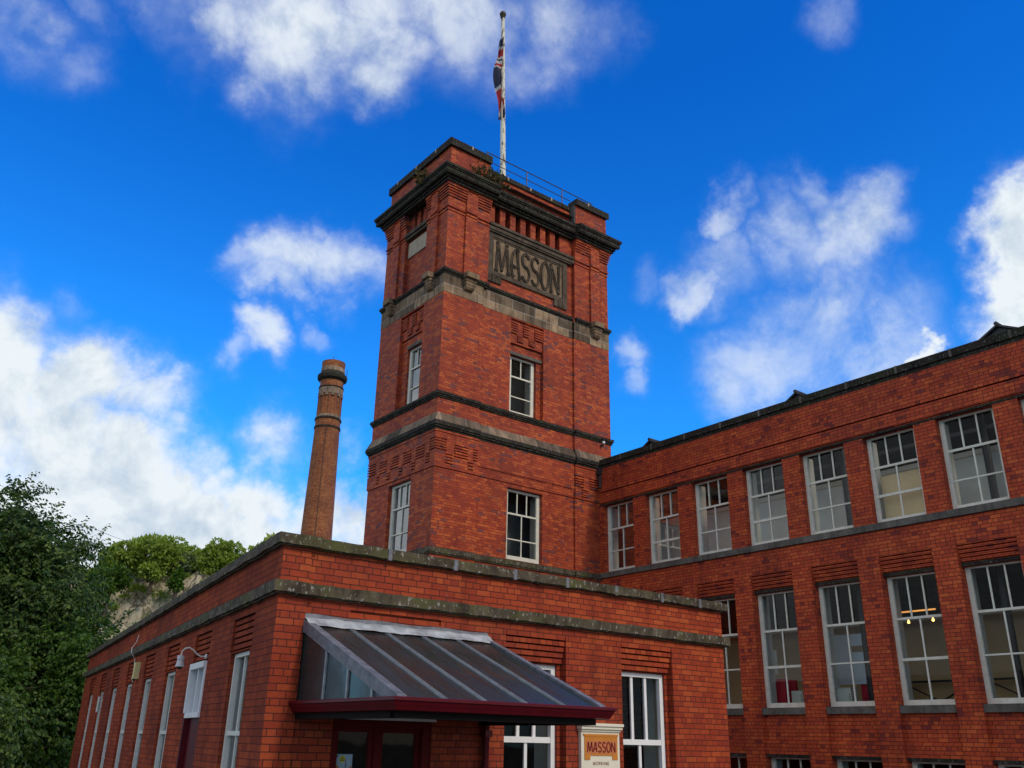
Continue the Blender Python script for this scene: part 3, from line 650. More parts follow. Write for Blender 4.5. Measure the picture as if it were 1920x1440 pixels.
sp = MB(); sp.box(xl+.1, xr_-.06, yB+.12, YA+.02, .30, .315); sp.build('soffit', M['dark'], canopy)
pp = MB(); pp.tube([(7.235, YA-.02, .2), (7.235, YA-.02, G)], .042); pp.box(7.18, 7.29, YA-.08, YA+.03, .05, .13); pp.build('downpipe', M['maroon'], canopy)

# ================================================================== lettering strokes
def sweep(mb, pts, w_, dpt, fr, base, closed=False, mi=0, groove=True):
    """raised stroke with a grooved face; pts in (u,z); fr maps (u,outward,z)"""
    pts = [Vector((p[0], p[1])) for p in pts]; n = len(pts)
    prof = [(-w_/2, 0), (-w_/2, dpt), (-w_*.24, dpt), (-w_*.1, dpt*.35), (w_*.1, dpt*.35), (w_*.24, dpt), (w_/2, dpt), (w_/2, 0)] if groove else [(-w_/2, 0), (-w_/2, dpt), (w_/2, dpt), (w_/2, 0)]
    rings = []
    for i in range(n):
        if closed: a, b = pts[i-1], pts[(i+1) % n]
        else: a, b = pts[max(i-1, 0)], pts[min(i+1, n-1)]
        d = (b-a).normalized(); nn = Vector((-d.y, d.x))
        rings.append([Vector(fr(pts[i].x+nn.x*o, base+h, pts[i].y+nn.y*o)) for o, h in prof])
    rng = range(n) if closed else range(n-1)
    for i in rng:
        a, b = rings[i], rings[(i+1) % n]
        for k in range(len(prof)-1): mb.face([a[k], b[k], b[k+1], a[k+1]], mi=mi)
    if not closed:
        for r0 in (rings[0], rings[-1]): mb.face([r0[0], r0[1], r0[-2], r0[-1]], mi=mi)
def arc(cx, cy, rx, ry, a0, a1, n=14): return [(cx+rx*math.cos(R(a0+(a1-a0)*i/n)), cy+ry*math.sin(R(a0+(a1-a0)*i/n))) for i in range(n+1)]
S_ = arc(.5, .76, .40, .24, 25, 265, 12)+arc(.5, .26, .42, .26, 85, -155, 12)
FONT = {  # strokes in a 1 x 1 cell, closed outlines flagged
 'M': [([(0, 0), (.14, 1)], 0), ([(.14, 1), (.48, .08)], 0), ([(.48, .08), (.84, 1)], 0), ([(.84, 1), (1, 0)], 0)],
 'A': [([(0, 0), (.52, 1)], 0), ([(.62, 1), (.86, 0)], 0), ([(.2, .33), (.78, .33)], 0)],
 'S': [(S_, 0)], 'O': [(arc(.5, .5, .45, .5, 0, 345, 23), 1)],
 'N': [([(.06, 0), (.06, 1)], 0), ([(.06, 1), (.94, 0)], 0), ([(.94, 0), (.94, 1)], 0)],
 'W': [([(0, 1), (.25, 0)], 0), ([(.25, 0), (.5, .9)], 0), ([(.5, .9), (.75, 0)], 0), ([(.75, 0), (1, 1)], 0)],
 'R': [([(.1, 0), (.1, 1)], 0), ([(.1, 1), (.5, 1)]+arc(.5, .75, .3, .25, 90, -90, 8)+[(.1, .5)], 0), ([(.45, .5), (.9, 0)], 0)],
 'K': [([(.1, 0), (.1, 1)], 0), ([(.85, 1), (.12, .45)], 0), ([(.35, .6), (.9, 0)], 0)],
 'I': [([(.5, 0), (.5, 1)], 0)],
 'G': [(arc(.5, .5, .42, .5, 50, 320, 16)+[(.85, .45), (.55, .45)], 0)],
 '1': [([(.3, .8), (.55, 1), (.55, 0)], 0), ([(.3, 0), (.8, 0)], 0)],
 '9': [(arc(.5, .7, .3, .3, 0, 345, 14), 1), ([(.8, .7), (.72, .2), (.3, 0)], 0)],
}
CARVED = dict(FONT)
CARVED['M'] = [([(.03, 0), (.10, 1)], 0), ([(.10, 1), (.44, .02)], 0), ([(.44, .02), (.80, 1)], 0), ([(.80, 1), (.98, 0)], 0), ([(-.10, 0), (.17, 0)], 0), ([(.82, 0), (1.1, 0)], 0), ([(0, 1), (.2, 1)], 0), ([(.7, 1), (.9, 1)], 0)]
CARVED['A'] = [([(.86, .96), (.7, 1.02), (.5, 1.0), (.28, .86), (.16, .62), (.12, .4), (.2, .12), (.32, -.02)], 0), ([(.66, 1.0), (.94, .0)], 0), ([(.14, .42), (.5, .36), (.78, .46)], 0), ([(.8, 0), (1.08, 0)], 0), ([(.2, -.02), (.42, .04)], 0)]
CARVED['N'] = [([(.08, 0), (.08, 1)], 0), ([(.08, 1), (.92, 0)], 0), ([(.92, 0), (.92, 1)], 0), ([(-.06, 0), (.22, 0)], 0), ([(-.06, 1), (.16, 1)], 0), ([(.78, 1), (1.06, 1)], 0)]
def text(mb, s, u0, z0, cw, h, gap, sw, dpt, fr, base, font, groove=True, widths=None):
    u = u0
    for i, ch in enumerate(s):
        wd = cw*(widths[i] if widths else 1)
        for pts, cl in font[ch]: sweep(mb, [(u+p[0]*wd, z0+p[1]*h) for p in pts], sw, dpt, fr, base, bool(cl), groove=groove)
        u += wd+gap
    return u

# ================================================================== TOWER
XT, YT, ZTOP = 12.968, 20.214, 17.10
YB, XE = 23.95, 19.87
tower = empty('brick_tower', (16.4, 22, G), 'tall square red brick tower with a carved stone plaque and dark cornice', 'tower')
TF = Facade((0, YT, 0), (1, 0, 0), (0, -1, 0), XT, XE, G, ZTOP, 0., mL=1, mR=1)
TL = Facade((XT, 0, 0), (0, 1, 0), (-1, 0, 0), YT, YB, G, ZTOP, 0., mL=1, mR=1)
cL, cR = 14.45, 18.25
TF.p(cL, cR, 3.5, 13.4, -.07)
# stage 1
TF.p(cL, cR, 7.15, 8.4, -.045); TF.p(cL, cR, 7.42, 8.4, -.02)
for F_, a, b in ((TF, XT, cL), (TF, cR, XE), (TL, YT, YB)): F_.p(a, b, 7.13, 8.4, .03); F_.p(a, b, 8.16, 8.4, .05)
TF.hole(15.62, 16.98, 4.89, 7.02, -.30); TL.hole(21.42, 22.66, 4.89, 7.02, -.25)
def mot(F_, L, base):
    for (a, b, z0, z1, n) in L: F_.louvre(a, b, z0, z1, n, .05, base)
mot(TF, [(XT, 13.33, 7.62, 8.02, 5), (13.3, 13.55, 7.25, 7.6, 4), (13.6, 14.08, 7.5, 7.92, 5), (14.08, 14.28, 7.22, 7.5, 3), (14.26, 14.45, 7.52, 7.92, 5), (18.25, 18.62, 7.5, 7.92, 5), (18.5, 18.78, 7.2, 7.48, 4), (18.85, 19.25, 7.5, 7.92, 5)], .03)
mot(TL, [(YT, 20.5, 7.62, 8.02, 5), (20.45, 20.65, 7.28, 7.6, 4), (20.75, 21.2, 7.5, 7.92, 5), (21.2, 21.4, 7.22, 7.5, 3), (21.45, 21.9, 7.5, 7.92, 5), (21.9, 22.1, 7.22, 7.5, 3), (22.15, 22.6, 7.5, 7.92, 5), (22.6, 22.78, 7.22, 7.5, 3), (22.85, 23.25, 7.5, 7.92, 5), (23.25, 23.4, 7.22, 7.5, 3), (23.5, YB, 7.55, 7.97, 5)], .03)
# stage 2
TF.p(15.62, 16.98, 9.42, 12.6, -.2); TF.p(15.62, 16.98, 11.78, 12.6, -.13); TF.hole(15.72, 16.78, 9.42, 11.4, -.42)
mot(TF, [(15.62, 15.93, 12.1, 12.52, 5), (15.93, 16.16, 11.85, 12.1, 4), (16.16, 16.4, 12.1, 12.52, 5), (16.4, 16.64, 11.85, 12.1, 4), (16.64, 16.98, 12.1, 12.52, 5)], -.1)
TL.p(21.3, 22.64, 9.42, 12.6, -.13); TL.p(21.3, 22.64, 11.78, 12.6, -.08); TL.hole(21.4, 22.3, 9.42, 11.4, -.3)
mot(TL, [(21.32, 21.6, 12.1, 12.52, 5), (21.6, 21.82, 11.85, 12.1, 4), (21.82, 22.05, 12.1, 12.52, 5), (22.05, 22.3, 11.85, 12.1, 4), (22.3, 22.62, 12.1, 12.52, 5)], -.05)
# stage 3
zt0 = 13.4
def upper(F_, corner, strip, zone, panel, zone2, strip2, corner2):
    F_.p(*panel, zt0, ZTOP, -.14)
    for s_ in (strip, strip2): F_.p(*s_, zt0, ZTOP, .07)
    for (a, b, base) in ((*corner, 0), (*strip, .07), (*zone, 0), (*zone2, 0), (*strip2, .07), (*corner2, 0)):
        F_.p(a, b, 15.54, 15.60, base+.025); F_.p(a, b, 15.60, 15.66, base+.0); F_.p(a, b, 15.66, 15.72, base+.045); F_.p(a, b, 15.72, ZTOP, base+.02)
    for (a, b) in (corner, zone, zone2, corner2):
        for k in range(5): F_.p(a, b, 16.02+k*.088, 16.02+k*.088+.034, .0+.012*k); F_.p(a, b, 16.054+k*.088, 16.02+(k+1)*.088, .045+.018*k)
        F_.p(a, b, 16.46, ZTOP, .13)
    for (a, b) in (strip, strip2): F_.p(a, b, 16.46, ZTOP, .13)
upper(TF, (XT, 13.62), (13.62, 14.05), (14.05, 14.6), (14.6, 18.3), (18.3, 19.0), (19.0, 19.42), (19.42, XE))
upper(TL, (YT, 20.72), (20.72, 21.1), (21.1, 21.42), (21.42, 22.72), (22.72, 23.05), (23.05, 23.43), (23.43, YB))
for k in range(7): TF.p(14.90+k*.437, 14.90+k*.437+.212, 15.75, 16.5, -.55)
for k in range(3): TL.p(21.56+k*.37, 21.56+k*.37+.17, 15.85, 16.5, -.5)
mb = MB(); TF.to(mb); TL.to(mb)
mb.face([Vector((XE, YT, G)), Vector((XE, YB, G)), Vector((XE, YB, ZTOP)), Vector((XE, YT, ZTOP))]); mb.face([Vector((XT, YB, G)), Vector((XE, YB, G)), Vector((XE, YB, ZTOP)), Vector((XT, YB, ZTOP))])
mb.build('wall', M['brick_tower'], tower)
fTF, fTL = TF.fr(), TL.fr()
def tband(name, m, layers, fs, ls, xe=XE, cap=-.5, mR=1):
    return band(tower, name, m, layers, ((0, YT, 0), (1, 0, 0), (0, -1, 0), XT, xe, 1, mR, fs), ((XT, 0, 0), (0, 1, 0), (-1, 0, 0), YT, YB, 1, 1, ls), cap, jit=.008, sub=.14)
std = [(XT, cL, 0), (cL, cR, -.07), (cR, XE, 0)]; stl = [(YT, YB, 0)]
tband('sill_course', M['coping'], [(4.68, 4.72, .035), (4.72, 4.86, .06)], std, stl)
tband('lower_cornice', M['soot'], [(8.22, 8.28, .06), (8.28, 8.34, .10), (8.34, 8.46, .13)], std, stl)
tband('weathering_course', M['slope'], [(8.463, 8.52, .115), (8.52, 8.59, .085), (8.59, 8.66, .055), (8.66, 8.73, .02)], std, stl)
tband('string_course', M['soot'], [(9.20, 9.25, .03), (9.25, 9.30, .055), (9.30, 9.385, .08)], std, stl)
tband('stone_band', M['band'], [(12.64, 13.26, .012)], std, stl)
us = [(XT, 13.62, 0), (13.62, 14.05, .07), (14.05, 14.6, 0), (14.6, 18.3, -.1), (18.3, 19.0, 0), (19.0, 19.42, .07), (19.42, XE, 0)]
ul_ = [(YT, 20.72, 0), (20.72, 21.1, .07), (21.1, 21.42, 0), (21.42, 22.72, -.02), (22.72, 23.05, 0), (23.05, 23.43, .07), (23.43, YB, 0)]
tband('band_moulding', M['soot'], [(13.26, 13.31, .035), (13.31, 13.35, .06), (13.35, 13.43, .085)], us, ul_)
cs_ = [(XT, 14.75, 0), (14.75, 18.25, -.2), (18.25, XE, 0)]; cl_ = [(YT, YB, 0)]
tband('cornice', M['soot'], [(16.50, 16.58, .18), (16.58, 16.66, .23), (16.66, 16.70, .33), (16.70, 16.84, .35), (16.84, 16.89, .38), (16.89, 16.98, .41), (16.98, 17.02, .32), (17.02, 17.07, .2), (17.07, 17.13, .1)], cs_, cl_, cap=-.6)
# parapet
pf = Facade((0, YT, 0), (1, 0, 0), (0, -1, 0), XT, XE, 17.12, 17.95, -.0, mL=1, mR=1); pf.p(14.55, 18.38, 17.12, 17.95, -.28)
pl_ = Facade((XT, 0, 0), (0, 1, 0), (-1, 0, 0), YT, YB, 17.12, 17.95, 0., mL=1, mR=1)
pf.hole(14.56, 18.37, 17.80, 17.95, -.28)
mb = MB(); pf.to(mb); pl_.to(mb); mb.face([Vector((XE, YT, 17.12)), Vector((XE, YB, 17.12)), Vector((XE, YB, 17.95)), Vector((XE, YT, 17.95))])
mb.face([Vector((XT, YB, 17.12)), Vector((XE, YB, 17.12)), Vector((XE, YB, 17.95)), Vector((XT, YB, 17.95))]); mb.build('parapet_wall', M['brick_tower'], tower)
mb = MB()
def cop(f, u0, u1, z0, z1, o, bk, mitre0=0, mitre1=0):
    P = [(u0-mitre0*o, o), (u1+mitre1*o, o), (u1-mitre1*bk, -bk), (u0+mitre0*bk, -bk)]
    lo = [Vector(f(p[0], p[1], z0)) for p in P]; hi = [Vector(f(p[0], p[1], z1)) for p in P]
    mb.face(lo[::-1]); mb.face(hi)
    for i in range(4): mb.face([lo[i], lo[(i+1) % 4], hi[(i+1) % 4], hi[i]])
cop(fTF, XT, 14.58, 17.95, 18.22, .09, .38, 1, 0); cop(fTF, 18.36, XE, 17.95, 18.20, .09, .38, 0, 1); cop(fTL, YT, YB-.3, 17.95, 18.22, .09, .38, 1, 0)
mb.box(XT-.09, XE, YB-.3, YB+.08, 17.95, 18.22); mb.box(XE-.3, XE+.08, YT+.4, YB-.3, 17.958, 18.215)
cop(lambda u, d, z: fTF(u, d-.28, z), 14.59, 18.35, 17.80, 17.97, .06, .38)
# short return walls between high and low parapet
mb.build('coping', M['soot'], tower)
each('coping_joint', M['pale_stone'], tower, [(x, x+.06, YT-.098, YT+.2, 18.1, 18.227) for x in (13.72, 18.9)]+[(x, x+.06, YT+.28-.067, YT+.4, 17.85, 17.976) for x in (15.45, 16.45, 17.4)]+[(XT-.098, XT+.2, y, y+.06, 18.1, 18.23) for y in (21.0, 22.2, 23.4)])
mb = MB(); mb.face([Vector((XT+.1, YT+.1, 17.5)), Vector((XE-.1, YT+.1, 17.5)), Vector((XE-.1, YB-.1, 17.5)), Vector((XT+.1, YB-.1, 17.5))])
mb.box(14.56, 14.6, YT+.02, YT+.42, 17.14, 17.95); mb.box(18.34, 18.38, YT+.02, YT+.42, 17.14, 17.95); mb.build('roof', M['roof'], tower)
# railing
mb = MB(); yr = YT+.42
for x in (14.72, 16.45, 18.1, 19.5): mb.tube([(x, yr, 17.95), (x, yr, 18.74)], .022, 6)
mb.tube([(14.66, yr, 18.76), (19.6, yr, 18.72)], .02, 6); mb.tube([(14.66, yr, 18.42), (18.5, yr, 18.40)], .016, 6)
mb.build('railing', M['iron'], tower)
# brackets under the strips
def bracket(f, u0, u1):
    mb = MB()
    mb.box(u0-.02, u1+.02, .0, .20, 13.17, 13.255, f); mb.box(u0, u1, .0, .18, 13.06, 13.17, f)
    mb.prism([(0, 0)], 0, 0, f) if False else None
    P = [(.0, 12.90), (.10, 12.92), (.15, 12.98), (.17, 13.06), (.0, 13.06)]
    a = [Vector(f(u0+.02, p[0], p[1])) for p in P]; b = [Vector(f(u1-.02, p[0], p[1])) for p in P]
    mb.face(a); mb.face(b[::-1])
    for i in range(5): mb.face([a[i], a[(i+1) % 5], b[(i+1) % 5], b[i]])
    mb.box(u0-.045, u1+.045, .0, .29, 13.27, 13.44, f)
    mb.build('bracket', M['plaque'], tower, loc=f((u0+u1)/2, 0, 13.0))
bracket(fTF, 13.66, 14.02); bracket(fTF, 19.04, 19.38); bracket(fTL, 20.76, 21.06); bracket(fTL, 23.1, 23.4)
# plaque
pb = -.14
pq = MB()
pq.box(14.63, 18.03, pb-.02, pb+.055, 13.9, 14.06, fTF); pq.box(14.63, 18.03, pb-.02, pb+.055, 15.32, 15.46, fTF); pq.box(14.63, 14.85, pb-.02, pb+.053, 14.06, 15.32, fTF); pq.box(17.83, 18.03, pb-.02, pb+.053, 14.06, 15.32, fTF)
pq.box(14.63, 15.2, pb-.02, pb+.053, 13.66, 13.9, fTF); pq.box(17.46, 18.03, pb-.02, pb+.053, 13.66, 13.9, fTF)
pq.box(14.85, 17.83, pb-.0, pb+.033, 15.26, 15.32, fTF)
plq = pq.build('plaque', M['plaque_frame'], tower)
pq = MB(); pq.box(14.85, 17.83, pb-.015, pb+.012, 14.06, 15.26, fTF); pq.build('plaque_field', M['plaque'], plq)
lt = MB(); text(lt, 'MASSON', 14.98, 14.14, .40, 1.02, .045, .085, .05, fTF, pb+.01, CARVED, widths=[1.35, 1.05, .92, .92, .98, 1.0])
text(lt, '19', 14.76, 13.72, .13, .22, .03, .035, .02, fTF, pb+.052, FONT, groove=False); text(lt, '11', 17.60, 13.72, .13, .22, .03, .035, .02, fTF, pb+.052, FONT, groove=False)
lt.build('lettering', M['plaque_frame'], plq)
pq = MB(); pq.box(14.58, 18.28, -.16, -.0, 15.52, 15.66, fTF); pq.box(14.58, 18.24, -.16, .045, 15.66, 15.75, fTF); pq.box(14.6, 18.2, -.16, -.03, 15.46, 15.52, fTF)
pq.build('plaque_ledge', M['plaque_frame'], tower)
pq = MB(); pq.box(21.45, 22.68, -.16, -.10, 14.86, 15.42, fTL); pq.build('stone_tablet', M['pale_stone'], tower)
pq = MB(); pq.box(21.40, 22.74, -.16, .05, 15.62, 15.74, fTL); pq.box(21.40, 22.74, -.16, .0, 15.52, 15.62, fTL); pq.build('tablet_ledge', M['plaque_frame'], tower)
# lintels
each('lintel', M['concrete'], tower, [(15.625, 16.975, -.21, -.15, 11.4, 11.5)], fTF); each('lintel', M['concrete'], tower, [(21.305, 22.3, -.14, -.085, 11.4, 11.5)], fTL)
window(tower, fTF, 15.63, 16.97, 4.895, 7.01, -.2, M['cream_frame'], top=6.28, ntop=3, mid=5.52, nbot=2, jamb=.12, bar=.034, headh=.07)
window(tower, fTL, 21.43, 22.65, 4.895, 7.01, -.12, M['cream_frame'], top=6.28, ntop=3, mid=5.52, nbot=2, jamb=.12, bar=.034, headh=.07)
window(tower, fTF, 15.73, 16.77, 9.425, 11.39, -.3, M['cream_frame'], top=10.72, ntop=2, mid=10.05, nbot=1, jamb=.12, bar=.034, headh=.06)
window(tower, fTL, 21.41, 22.29, 9.425, 11.39, -.2, M['cream_frame'], top=10.72, ntop=2, mid=10.05, nbot=1, jamb=.12, bar=.034, headh=.06)
mb = MB(); mb.box(XT+1.2, XE-.2, YT+1.3, YT+1.4, 4, 12); mb.box(XT+.4, XE-.3, YT+.5, YB-.2, 4.3, 4.4); mb.box(XT+.4, XE-.3, YT+.5, YB-.2, 8.1, 8.2); mb.build('interior_wall', M['ceil'], tower)
# small lamp on tower corner
cm = empty('security_lamp', (19.45, YT-.1, 9.1), 'tiny white lamp on a bracket low on the right corner of the brick tower', 'lamp')
mb = MB(); mb.lathe((19.42, YT-.13), [(.001, 9.13), (.035, 9.14), (.05, 9.18), (.035, 9.22), (.001, 9.23)], 10, smooth=True); mb.build('lamp_head', M['whitebright'], cm)
mb = MB(); mb.box(19.40, 19.44, YT-.13, YT+.0, 9.06, 9.13); mb.build('bracket', M['iron'], cm)

# flagpole and flag
fp = empty('flagpole', (16.05, 21.5, 17.5), 'flaking white flagpole with a ball finial on top of the brick tower', 'flagpole')
B0, B1 = Vector((16.08, 21.5, 17.5)), Vector((15.83, 21.5, 26.15))
mb = MB(); mb.tube([B0+(B1-B0)*k/8 for k in range(9)], [.11-.042*k/8 for k in range(9)], 14); mb.build('pole', M['pole'], fp)
mb = MB(); cxy = (15.822, 21.5); mb.lathe(cxy, [(.07, 26.05), (.1, 26.1), (.05, 26.15)]+[(.125*math.sin(R(a))+.002, 26.25-.125*math.cos(R(a))) for a in range(20, 181, 20)], 16, smooth=True); mb.build('finial', M['coping'], fp)
flg = MB(); nt_, ns_ = 110, 22
def fcol(t, s_):   # what the folds leave showing: 0 white, 1 red, 2 navy
    k = t+(.5-s_)*.05
    if t > .56:
        d1 = (t-.585)-(1-s_)*.11
        if abs(d1) < .022: return 0
        if d1 < 0: return 2 if t < .66 else 1
        d2 = (t-.86)-(1-s_)*.12
        if abs(d2) < .022: return 0
        return 1 if d2 < 0 else 2
    for e, c in ((.13, 2), (.17, 0), (.27, 1), (.30, 0), (.325, 2), (.365, 0), (.40, 1), (.42, 0), (.60, 2)):
        if k < e: return c
    return 1
def fpos(t, s_):
    z = 25.05-t*3.75-(.12*(1-s_) if t > .85 else 0)*((t-.85)/.15 if t > .85 else 0); k = (z-B0.z)/(B1.z-B0.z)
    wd = .04+.27*min(1, t*2.6)**.8-.04*math.sin(t*9)
    if t > .88: wd *= 1-(t-.88)*1.2
    x = B0.x+(B1.x-B0.x)*k-.03-wd*(1-s_)
    return Vector((x, 21.5+.10*math.sin(s_*7+t*4)+.05*math.sin(s_*13-t*9)-.02, z))
for i in range(nt_):
    for j in range(ns_):
        a, b, c, d = i/nt_, (i+1)/nt_, j/ns_, (j+1)/ns_
        flg.face([fpos(a, c), fpos(b, c), fpos(b, d), fpos(a, d)], mi=fcol((a+b)/2, (c+d)/2), smooth=True)
fo = flg.build('flag', [M['flagwhite'], M['flagred'], M['flagblue']])
tag(fo, 'limp red white and blue flag hanging folded down the white flagpole', 'flag')

# ================================================================== MILL WING
XM = 19.31
mill = empty('mill_wing', (24, 8, G), 'long two storey red brick mill wing with rows of white sash windows', 'building')
Y0m = 3.0
ML = Facade((XM, 0, 0), (0, 1, 0), (-1, 0, 0), Y0m, YT+.06, G, 8.26, 0., cap=-.3)
W = [20.03-1.815*k for k in range(10)]     # far edges of the openings
W = [w_ for w_ in W if w_-1.3 > Y0m+.1]
fM = ML.fr()
ML.p(Y0m, YT+.06, 7.075, 7.12, -.03); ML.p(Y0m, YT+.06, 7.12, 7.44, .015); ML.p(Y0m, YT+.06, 7.44, 7.475, -.03); ML.p(Y0m, YT+.06, 7.475, 8.3, .035); ML.p(Y0m, YT+.06, 7.86, 8.3, .045)
for k, w_ in enumerate(W):
    a, b = w_-1.29, w_
    ML.hole(a, b, 4.9, 7.02, -.3)
    if k > 0:
        a2, b2 = w_-.43*0-1.30+.0, w_
        a2, b2 = w_-1.33+.06, w_+.06 if False else w_
        c = .27 if False else 0
        bb = w_-.0; aa = bb-1.27
        ML.p(aa, bb, G, 4.19, -.13)
        for j in range(5): ML.p(aa, bb, 3.76+j*.086, 3.76+j*.086+.026, -.15); ML.p(aa, bb, 3.786+j*.086, 3.76+(j+1)*.086, -.10+.019*(j+1))
        ML.hole(aa+.0, bb-.0, .9, 3.68, -.4)
        ML.p(aa, bb, G, .13, -.08); ML.hole(aa, bb, G+.2, -.22, -.4)
mb = MB(); ML.to(mb)
XB = 33
for (p, q) in (((XM, Y0m), (XB, Y0m)), ((XB, Y0m), (XB, 24)), ((XB, 24), (XE, 24))):
    mb.face([Vector((*p, G)), Vector((*q, G)), Vector((*q, 8.3)), Vector((*p, 8.3))])
mb.build('wall', M['brick_mill'], mill)
def strip(name, m, bx):
    mb = MB()
    for b in bx: mb.box(*b[:6], fM)
    return mb.build(name, m, mill)
ye = YT-.002
strip('coping', M['soot'], [(Y0m, ye, -.3, .05, 8.25, 8.35), (Y0m, ye, -.3, .10, 8.35, 8.53)])
each('coping_joint', M['concrete'], mill, [(19.1-1.33*k, 19.16-1.33*k, -.3, .106, 8.345, 8.536) for k in range(11)], fM)
strip('sill_course', M['concrete'], [(Y0m, ye, -.25, .07, 4.74, 4.895)])
strip('lintel_course', M['soot'], [(Y0m, ye, -.06, .012, 7.02, 7.075)])
for k, w_ in enumerate(W):
    window(mill, fM, w_-1.288, w_-.002, 4.9, 7.015, -.17, M['cream_frame'], top=6.26, ntop=3, mid=5.57, nbot=2, jamb=.10, bar=.036, headh=.035, thick_mid=k in (1, 3, 5))
    if k > 0:
        window(mill, fM, w_-1.268, w_-.002, .9, 3.675, -.24, M['cream_frame'], top=2.74, ntop=3, mid=1.86, nbot=2, jamb=.10, bar=.036, headh=.035, thick_mid=k in (3, 5), sill=(-.3, -.04, .16, -.0, M['concrete']))
        window(mill, fM, w_-1.268, w_-.002, G+.2, -.225, -.24, M['cream_frame'], top=-.9, ntop=3, nbot=2, jamb=.10, bar=.036, headh=.035)
each('lintel', M['soot'], mill, [(w_-1.268, w_-.002, -.2, -.1, 3.682, 3.755) for w_ in W[1:]]+[(w_-1.268, w_-.002, -.2, -.07, -.218, -.15) for w_ in W[1:]], fM)
def ix(k, f, dx=0.): return (W[k]-1.27*f)*(1+dx/XM)   # f: 0 = far edge, 1 = near edge of window k
# floors, ceilings and partitions seen through the glass
mb = MB()
mb.box(XM+.35, XB, Y0m+.1, YT-.1, 4.35, 4.55); mb.box(XM+.35, XB, Y0m+.1, YT-.1, .35, .6)
mb.build('floor', M['floorin'], mill)
mb = MB(); mb.box(XM+.32, XM+.5, Y0m+.1, YT-.1, 7.25, 7.35); mb.box(XM+2.2, XB, Y0m+.1, YT-.1, 7.25, 7.35); mb.box(XM+.32, XB, Y0m+.1, YT-.1, 4.10, 4.3); mb.box(XM+.35, XB, Y0m+.1, YT-.1, -.1, .2); mb.build('ceiling', M['ceil'], mill)
mb = MB(); mb.box(XM+1.5, XM+1.6, Y0m+.2, YT-.1, 4.6, 6.45); mb.build('upper_partition', M['inner'], mill)
mb = MB(); mb.box(XM+1.44, XM+1.58, Y0m+.2, YT-.1, 6.45, 6.57); mb.box(XM+2.6, XM+2.7, Y0m+.2, YT-.1, 3.0, 3.1); mb.build('picture_rail', M['cream'], mill)
mb = MB(); mb.box(XM+3.2, XM+3.3, Y0m+.2, YT-.1, .6, 3.15); mb.build('lower_partition', M['ochre'], mill)
for y, za, zb in [(y, 4.55, 7.25) for y in (19.2, 15.7, 12.2, 8.6, 5.0)]+[(y, .6, 4.1) for y in (15.7, 12.2, 8.8)]:
    mb = MB(); mb.tube([(XM+1.1, y, za), (XM+1.1, y, zb)], .085, 12); mb.build('column', M['iron'], mill)
for y0 in (ix(6, 1.3, 2.9), ix(7, 1.3, 2.9), ix(5, 1.3, 2.9)): mb = MB(); mb.box(XM+2.95, XM+3.0, y0-.1, y0+1.9, 1.55, 1.6); mb.tube([(XM+2.95, y0, .7), (XM+2.95, y0+1.6, 1.5)], .02, 5); mb.tube([(XM+2.95, y0, 1.5), (XM+2.95, y0+1.6, .7)], .02, 5); mb.build('wall_brace', M['iron'], mill)
# ochre blind panel in the sixth upper window
mb = MB(); mb.box(W[5]-1.15, W[5]-.1, -.42, -.40, 4.95, 6.1, fM); mb.build('window_board', M['ochre'], mill)
# rooflets
def rooflet(y, hw, z, x0=XM+.12):
    mb = MB(); x1 = XM+9
    A0, A1, Ap = (x0, y+hw, z-.42), (x0, y-hw, z-.42), (x0, y, z)
    for zz, x in ((0, 0),):
        P = [Vector(A0), Vector(A1), Vector(Ap)]; Q = [p+Vector((x1-x0, 0, 0)) for p in P]
        mb.face(P); mb.face([P[0], P[2], Q[2], Q[0]]); mb.face([P[2], P[1], Q[1], Q[2]])
    for s_ in (1, -1):   # slate verge
        a = Vector((x0-.08, y+s_*(hw+.08), z-.46)); b = Vector((x0-.08, y, z+.01)); up = Vector((0, 0, .05)); bk = Vector((x1-x0, 0, 0))
        mb.face([a, b, b+up, a+up]); mb.face([a+up, b+up, b+up+bk, a+up+bk]); mb.face([a, b, b+bk, a+bk])
    mb.tube([(x0-.1, y, z+.07), (x1, y, z+.07)], .05, 6)
    mb.build('gable_roof', M['slate'], mill, loc=(x0, y, z))
for y, z in ((18.0, 8.65), (12.7, 8.67), (7.45, 8.73)): rooflet(y, .78, z+.04)
mb = MB(); mb.face([Vector((XM+2.3, Y0m, 8.25)), Vector((XB, Y0m, 8.25)), Vector((XB, 24, 8.25)), Vector((XM+2.3, 24, 8.25))]); mb.face([Vector((XM+.2, Y0m, 8.25)), Vector((XM+.5, Y0m, 8.25)), Vector((XM+.5, YT, 8.25)), Vector((XM+.2, YT, 8.25))]); mb.build('roof', M['slate'], mill)
mb = MB(); mb.face([Vector((XM+.5, Y0m, 8.26)), Vector((XM+2.3, Y0m, 8.26)), Vector((XM+2.3, YT, 8.26)), Vector((XM+.5, YT, 8.26))]); mb.build('added_rooflight', M['glass'], mill)  # unseen glass strip added over a ceiling gap to light the upper partition
